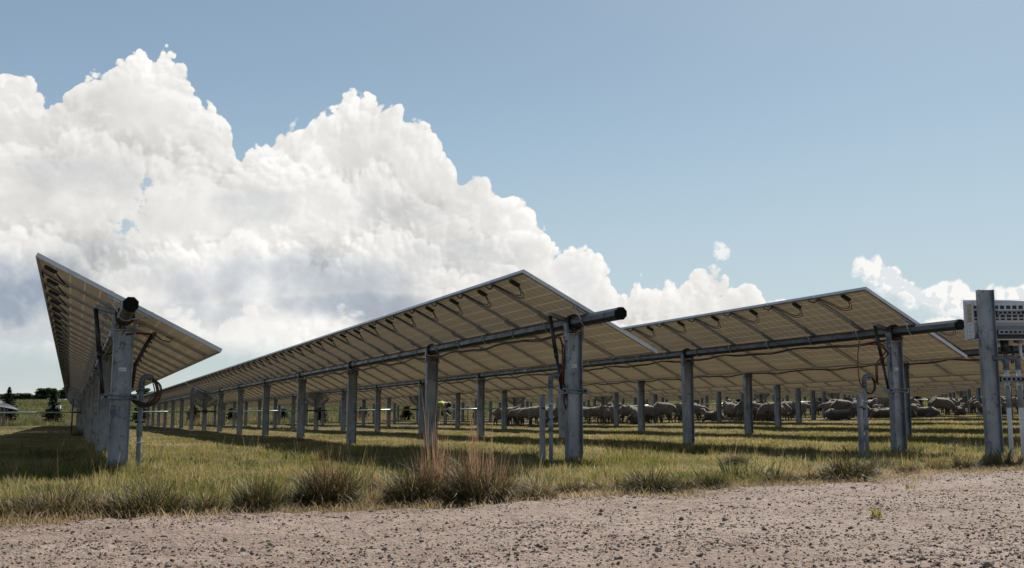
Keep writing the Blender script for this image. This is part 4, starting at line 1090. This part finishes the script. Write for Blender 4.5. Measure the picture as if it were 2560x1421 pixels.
def spruce_mesh(seed):
    r = np.random.default_rng(seed); H = 3.0; C, Nn, S = [], [], []; b = MB(); b.tube([(0, 0, -.2), (0, 0, H)], [.07, .012], M_BARK, 6)
    z = .12
    while z < H - .05:
        t = z / H; L_ = (1 - t) ** .85 * 1.12 * (.75 + .45 * r.random()); nb = 9 if t < .7 else 6; a0 = r.random() * 6.28
        for k in range(nb):
            a = a0 + k * 6.283 / nb + r.normal() * .15; l = L_ * (.7 + .45 * r.random()); dr = .10 + .25 * (1 - t)
            m_ = int(14 + 40 * l)
            u = r.random(m_) ** .8; w = r.normal(size=m_) * .11 * l * (1.05 - u * .6)
            x = np.cos(a) * l * u - np.sin(a) * w; y = np.sin(a) * l * u + np.cos(a) * w; zz = z + .05 - dr * l * u ** 1.3 + (u > .8) * .03 + r.normal(size=m_) * .02
            C.append(np.stack([x, y, zz], -1)); S.append((.055 + .05 * r.random(m_)) * (1 - .35 * t))
            b.tube([(0, 0, z), (math.cos(a) * l * .6, math.sin(a) * l * .6, z - dr * l * .4)], [.014, .005], M_BARK, 4)
        z += .17 * (1 - t * .35)
    C = np.concatenate(C); S = np.concatenate(S); Nn = r.normal(size=C.shape) * .5 + np.array([0, 0, 1]); Nn /= np.linalg.norm(Nn, axis=1, keepdims=True)
    V, F = quads(C, Nn, S, r)
    return arr_mesh('crown', V, F, [M_NEEDLE]), b.mesh('trunk')
SPR = [spruce_mesh(s) for s in (11, 12, 13)]
SP = [(-40, 975, 86), (19, 974, 88), (132, 980, 84), (352, 985, 85), (483, 1006, 86), (581, 1009, 88), (705, 1008, 88), (802, 1012, 86), (907, 1008, 90), (1017, 1010, 88), (1115, 1015, 92), (1196, 1008, 92), (1420, 985, 94), (1610, 985, 96), (1735, 985, 96), (1850, 985, 98), (2060, 975, 100), (2120, 972, 100), (2185, 972, 102), (2296, 975, 102), (2420, 970, 104), (2520, 965, 106)]
SL = ['tall thin spruce tip at the very left edge', 'young spruce with a thin tip behind the white panel corner', 'young spruce behind the pair of white boxes at the left', 'young spruce right of the leftmost post, behind the cable loop']
for q, (px, ty, d) in enumerate(SP):
    v = at_depth(px, 1050, d); gz = float(T(v.x, v.y)); top = EYE + (1053 - ty) / FPX * d - gz; cr, tk = SPR[q % 3]
    lab = SL[q] if q < 4 else 'dark young spruce, the %s from the left in the line seen below the panels' % nth(q - 3)
    rt = tag(empty('young_spruce', (v.x, v.y, gz), q * 2.1), lab, 'spruce tree', 'young spruces along the far edge of the field')
    s = max(top, 1.2) / 3.0; a = obj('crown', cr, rt); a.scale = (max(s, .8) * .95,) * 2 + (s,); a = obj('trunk', tk, rt); a.scale = (s, s, s)

# ------------------------------------------------------------------ grass
def wedge(n, d0, d1, seed, power=1.0, lo=-200, hi=2760):
    r = np.random.default_rng(seed); d = d0 + (d1 - d0) * r.random(n) ** power
    px = lo + (hi - lo) * r.random(n); a = (px - 1280) / FPX
    X = d * math.sin(YAW) + a * d * math.cos(YAW); Y = d * math.cos(YAW) - a * d * math.sin(YAW)
    return X, Y, d, r
def longer_near_posts(X, Y):
    "grass is left longer round the posts where the mower cannot reach"
    k = np.zeros_like(X)
    for i, (x0, y0, tz) in TRK.items():
        if i > 6: continue
        k = np.maximum(k, np.exp(-((X - x0) / .30) ** 2) * (Y > y0 - .3))
    return k
def src(name, n, rad, h0, h1, w, m_=M_GRASS, seed=0, **kw):
    V, F = blades(n, rad, h0, h1, w, seed=seed, **kw); return source(name, arr_mesh(name, V, F, [m_]))
GS = [src('grass_tuft', 46, .085, .03, .11, .0045, seed=1, lean=.7), src('grass_tuft', 40, .10, .04, .14, .0042, seed=2, lean=.9), src('grass_tuft', 36, .11, .02, .085, .005, seed=3, lean=1.2),
      src('grass_tuft', 34, .10, .02, .08, .0042, M_STRAW, seed=4, lean=1.4), src('grass_tuft', 30, .09, .03, .12, .0036, M_STRAW, seed=5, lean=1.0), src('weed_tuft', 26, .07, .06, .14, .011, M_MEADOW, seed=6, lean=1.1)]
# near lawn
X, Y, d, r = wedge(34000, 5.2, 17, 21, 1.2)
dist = Y - road_edge(X); keep = dist > -.10 + .42 * vnoise(X * 2.6, Y * 2.6, 61) * (.3 + r.random(len(X))); X, Y, dist = X[keep], Y[keep], dist[keep]
dry = np.clip(.95 - dist * .32, .22, 1) * .8 + (vnoise(X * 1.1, Y * 1.1, 9) - .5) * .5
isdry = r.random(len(X)) < dry
idx = np.where(isdry, 3 + (r.random(len(X)) < .5), (r.random(len(X)) * 3).astype(int))
pk = longer_near_posts(X, Y)
S = (.65 + .6 * r.random(len(X))) * (.58 + .10 * np.clip(dist / 2.2, 0, 1)) * (1 + .35 * pk) * (1 + .5 * np.exp(-((dist - .45) / .3) ** 2))
S3 = np.stack([S * 1.35, S * 1.35, S * (.60 + .45 * vnoise(X * 1.7, Y * 1.7, 4))], -1)
S3[:, 2] *= (.40 + 1.5 * vnoise(X * 3.1, Y * 3.1, 14) ** 1.6) * (.55 + .9 * vnoise(X * 8.3, Y * 8.3, 15)); S3[:, :2] *= (.8 + .5 * vnoise(X * 3.1, Y * 3.1, 14))[:, None]
wd = (r.random(len(X)) < .03) & (dist > .15); idx = np.where(wd, 5, idx); S3[wd] *= 1.25
tag(scatter('grass', np.stack([X, Y, T(X, Y) - .004], -1), S3, r.random(len(X)) * 6.28, idx, GS), kind='stuff')
# middle and far field: broader tufts, fewer
GM = [src('grass_tuft', 90, .30, .04, .13, .009, seed=11, lean=.9), src('grass_tuft', 80, .32, .03, .10, .010, seed=12, lean=1.1), src('grass_tuft', 70, .30, .02, .09, .009, M_STRAW, seed=13, lean=1.3), src('grass_tuft', 60, .28, .03, .12, .008, M_STRAW, seed=14, lean=1.0)]
X, Y, d, r = wedge(15000, 16, 50, 22, 1.2)
idx = np.where(r.random(len(X)) < .30 + (Y - 15) * .011 + (vnoise(X * .5, Y * .5, 5) - .5) * .5, 2 + (r.random(len(X)) < .5), (r.random(len(X)) * 2).astype(int))
S = (.7 + .6 * r.random(len(X))) * (1 + .3 * longer_near_posts(X, Y)); S = np.stack([S, S, S * np.clip(.60 - (Y - 16) * .010, .32, 1)], -1)
tag(scatter('field_grass', np.stack([X, Y, T(X, Y) - .005], -1), S, r.random(len(X)) * 6.28, idx, GM), kind='stuff')
GF = [src('grass_tuft', 120, 1.1, .10, .30, .035, M_MEADOW, seed=21, lean=.8), src('grass_tuft', 110, 1.1, .08, .26, .035, M_MEADOW, seed=22, lean=.9), src('grass_tuft', 100, 1.0, .08, .25, .03, M_STRAW, seed=23, lean=.9), src('grass_tuft', 80, .8, .20, .55, .02, M_STEM, seed=24, lean=.3)]
X, Y, d, r = wedge(9000, 48, 190, 23, 1.0)
fldd = Y > 84
idx = np.where(r.random(len(X)) < np.where(fldd, .10, .6), 2, (r.random(len(X)) * 2).astype(int)); idx = np.where((r.random(len(X)) < .10) & (Y > 82) & (Y < 96), 3, idx)
S = np.where(fldd, 1.0 + .8 * r.random(len(X)), .5 + .3 * r.random(len(X)))
S3 = np.stack([S, S, np.where(fldd, S * 1.2, S * .45)], -1)
tag(scatter('meadow_grass', np.stack([X, Y, T(X, Y) - .01], -1), S3, r.random(len(X)) * 6.28, idx, GF), kind='stuff')
# loose seed stalks standing above the lawn
stalk = [source('grass_stalk', blade_mesh('grass_stalk', [blades(3, .03, .22, .42, .0028, lean=.35, seed=31, seg=5)], [M_STRAW])), source('grass_stalk', blade_mesh('grass_stalk', [blades(4, .05, .18, .35, .0028, lean=.8, seed=32, seg=5)], [M_STRAW])),
         source('grass_stalk', blade_mesh('grass_stalk', [blades(5, .06, .16, .30, .0055, lean=.9, seed=33, seg=5)], [M_GRASS]))]
X, Y, d, r = wedge(900, 5.6, 18, 24, 1.0); k = (Y - road_edge(X)) > .25; X, Y = X[k], Y[k]
tag(scatter('seed_stalks', np.stack([X, Y, T(X, Y)], -1), .45 + .5 * r.random(len(X)), r.random(len(X)) * 6.28, (r.random(len(X)) * 3).astype(int), stalk), kind='stuff')
# dead straw lying along the edge of the track
fl = [src('straw_litter', 20, .09, .03, .095, .0032, M_STRAW, seed=41, lean=2.8), src('straw_litter', 16, .08, .025, .08, .0036, M_STRAW, seed=42, lean=3.2)]
X, Y, d, r = wedge(30000, 4.6, 13, 25, .9); dd_ = Y - road_edge(X); k = (dd_ > -.55) & (dd_ < .6) & (r.random(len(X)) < np.exp(-np.abs(dd_ - .05) * 4.0)); X, Y = X[k], Y[k]
tag(scatter('straw_litter', np.stack([X, Y, np.maximum(road_z(X, Y), T(X, Y)) + .002], -1), .6 + .6 * r.random(len(X)), r.random(len(X)) * 6.28, (r.random(len(X)) * 2).astype(int), fl), kind='stuff')

# two weeds on the track
for q, (px, py, lab) in enumerate(((2190, 1297, 'small green weed growing alone out of the gravel track on the right'), (2275, 1222, 'small yellow-green weed at the edge of the gravel track, right side'))):
    v = at_z(px, py, -.05); wm = blade_mesh('weed', [blades(26, .03, .03, .09, .007, lean=1.2, seed=80 + q)], [M_GRASS]); o = tag(obj('weed', wm), lab, 'weed'); o.location = (v.x, v.y, float(road_z(np.array([v.x]), np.array([v.y]))[0]))

# tussocks, each a thing of its own
def tussock(px, d, w, h, lab, stems=None, seed=0, dens=1.0, zoff=0):
    v = at_depth(px, 1050, d); gz = float(T(v.x, v.y)); R_ = 1.2 * w / FPX * d / 2; H = 1.35 * h / FPX * d
    n = int(1150 * dens); r1 = R_ * .62
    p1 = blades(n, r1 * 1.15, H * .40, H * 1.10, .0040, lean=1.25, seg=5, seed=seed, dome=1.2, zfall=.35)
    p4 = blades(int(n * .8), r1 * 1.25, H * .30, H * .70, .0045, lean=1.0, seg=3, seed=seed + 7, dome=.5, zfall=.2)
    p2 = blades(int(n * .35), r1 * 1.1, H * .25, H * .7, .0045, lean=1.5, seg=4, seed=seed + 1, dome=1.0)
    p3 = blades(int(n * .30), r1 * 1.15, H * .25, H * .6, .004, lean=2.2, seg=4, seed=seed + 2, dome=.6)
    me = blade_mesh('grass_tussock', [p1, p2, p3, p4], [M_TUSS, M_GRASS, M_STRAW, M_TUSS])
    o = tag(obj('grass_tussock', me), lab, 'grass tussock', 'grass tussocks along the gravel track'); o.location = (v.x, v.y, gz - .01)
    if stems:
        ns, hs, sw, off = stems; r = np.random.default_rng(seed + 5)
        a_ = blades(int(ns * .45), sw / FPX * d * .34, hs * .45 / FPX * d, hs * 1.12 / FPX * d, .0036, lean=.16, seg=5, seed=seed + 3, zfall=.55)
        b_ = blades(int(ns * .75), sw / FPX * d * .46, hs * .35 / FPX * d, hs * .78 / FPX * d, .0036, lean=.34, seg=5, seed=seed + 4, zfall=.4)
        V = np.concatenate([a_[0], b_[0]]); F = np.concatenate([a_[1], b_[1] + len(a_[0])]); V[:, 0] += off / FPX * d
        obj('seed_stems', arr_mesh('seed_stems', V, F, [M_STEM]), o)
TU = [(822, 6.05, 150, 120, 'large dark tussock with brown stems, left of the central pair by the track', (150, 215, 130, 0)),
      (1040, 6.15, 150, 115, 'dark tussock with the tallest brown stems in front of a central post', (150, 290, 90, 45)),
      (1195, 6.25, 190, 130, 'broadest dark tussock topped by a tall fan of reddish stems', (180, 285, 140, 5)),
      (375, 5.50, 200, 92, 'low shaggy tussock at the track edge right of the leftmost posts', None), (150, 5.45, 190, 84, 'low shaggy tussock by the track at the left, below the shadow', None),
      (650, 5.7, 125, 92, 'small dark tussock between the shaggy one and the first tall-stemmed one', (14, 110, 60, 0)),
      (1330, 6.35, 120, 66, 'flat tussock of pale blades just right of the broadest one', None), (1425, 6.9, 90, 48, 'small tussock below the central row end post', None),
      (1620, 7.0, 120, 74, 'rounded green tussock on the verge, leftmost of the right-hand three', None), (1690, 7.2, 80, 46, 'small yellowish tussock right beside the rounded green one', None),
      (1945, 8.0, 90, 46, 'yellow-green tussock midway along the right-hand verge', None), (2110, 8.1, 130, 80, 'dark-based green tussock below the right-hand row end', (16, 90, 70, 0)),
      (2168, 8.7, 60, 46, 'small tussock touching the dark-based green one on its right', None), (2260, 9.0, 70, 36, 'flat small tussock on the right-hand verge', None),
      (2400, 9.6, 70, 46, 'green tussock left of the inverter rack post', None), (905, 7.3, 90, 50, 'thin brown tussock behind the large dark one', (60, 120, 110, 20)),
      (1120, 7.6, 150, 56, 'brown tussock behind the central pair of dark ones', (110, 150, 170, 0)), (1275, 8.6, 100, 46, 'straw-coloured tussock in the shadow left of the channel post', (24, 80, 90, 0)),
      (1835, 10.6, 60, 44, 'brown tuft in the shadow between two posts on the right', (20, 80, 50, 0)), (2195, 9.8, 60, 40, 'reddish dry tuft near the right-hand channel post', (18, 60, 50, 0)),
      (45, 5.4, 120, 64, 'shaggy tussock of dead blades at the lower left corner of the verge', None), (262, 5.45, 90, 56, 'small tussock between the two low shaggy ones on the left', None),
      (735, 6.0, 90, 50, 'low straw-coloured tussock touching the large dark one on its left', None), (1475, 7.0, 90, 40, 'low tuft of pale straw under the central row end post', None),
      (1560, 7.2, 80, 44, 'yellowish tussock left of the rounded green one on the verge', None), (1770, 7.5, 110, 44, 'wide flat tussock between the yellowish and the midway verge tussocks', None),
      (2020, 8.2, 70, 40, 'small round tussock left of the dark-based green one', None), (2335, 9.4, 60, 36, 'brownish tuft left of the green one by the rack', None), (2500, 10.2, 90, 36, 'straw-coloured tussock at the foot of the inverter conduits', None),
      (215, 30, 70, 30, 'brown bushy tussock in the shade under the leftmost row', (50, 44, 60, 0)), (520, 5.6, 100, 60, 'pale low tussock right of the shaggy one by the track', None)]
for q, (px, d, w, h, lab, st_) in enumerate(TU): tussock(px, d, w, h, lab, st_, seed=100 + q * 10, dens=min(1.3, w / 130))

# ------------------------------------------------------------------ gravel
def m_stone(name, stops):
    m, g, out = mat(name); oi = g.node('ShaderNodeObjectInfo'); p = obco(g); n = g.noise(p, 1.3, 4, .6)
    c = g.ramp(E_(g, oi.outputs['Random']) * .85 + n * .2, stops); pbsdf(g, out, c, .88, 0, bump=n, bump_s=.5, bump_d=.1, spec=.2); return m
M_STONE = m_stone('gravel_stones', [(0, (.055, .038, .033)), (.08, (.105, .076, .064)), (.20, (.160, .116, .094)), (.55, (.225, .172, .140)), (.88, (.29, .238, .203)), (1, (.45, .415, .375))])
def stone_src(seed):
    r = np.random.default_rng(seed); bm = bmesh.new(); bmesh.ops.create_icosphere(bm, subdivisions=2, radius=1)
    ax = np.array([1, .6 + .35 * r.random(), .38 + .3 * r.random()]); pl = [(r.normal(size=3), .55 + .3 * r.random()) for _ in range(9)]
    for v in bm.verts:
        c = np.array(v.co)
        for nn, dd_ in pl:
            nn = nn / np.linalg.norm(nn); e = c @ nn
            if e > dd_: c = c - nn * (e - dd_)
        v.co = c * ax
    me = bpy.data.meshes.new('stone'); bm.to_mesh(me); bm.free(); me.materials.append(M_STONE); return source('stone', me)
ST = [stone_src(s) for s in range(5)]
def stones(name, n, d0, d1, s0, s1, seed, pw, lab=None, dn=None):
    X, Y, d, r = wedge(n, d0, d1, seed, pw, -150, 2710); k = (Y < road_edge(X) + .1)
    if dn is not None: tr_ = road_edge(X) - Y; k &= r.random(len(X)) > .75 * np.exp(-((tr_ - 1.0) / .22) ** 2); k &= r.random(len(X)) < .12 + 1.1 * (vnoise(X * 1.5, Y * 3.2, 77) * vnoise(X * 5, Y * 9, 78)) ** .9
    X, Y = X[k], Y[k]; s = (s0 + (s1 - s0) * r.random(len(X)) ** 3.2)
    til = np.stack([r.normal(0, .35, len(X)), r.normal(0, .35, len(X))], -1)
    return tag(scatter(name, np.stack([X, Y, road_z(X, Y) + s * .16], -1), s, r.random(len(X)) * 6.28, (r.random(len(X)) * 5).astype(int), ST, til), kind='stuff')
stones('gravel', 190000, 2.8, 11.5, .0026, .0088, 51, 1.15, dn=1)
stones('loose_stones', 1300, 2.9, 11, .007, .020, 52, 1.1)
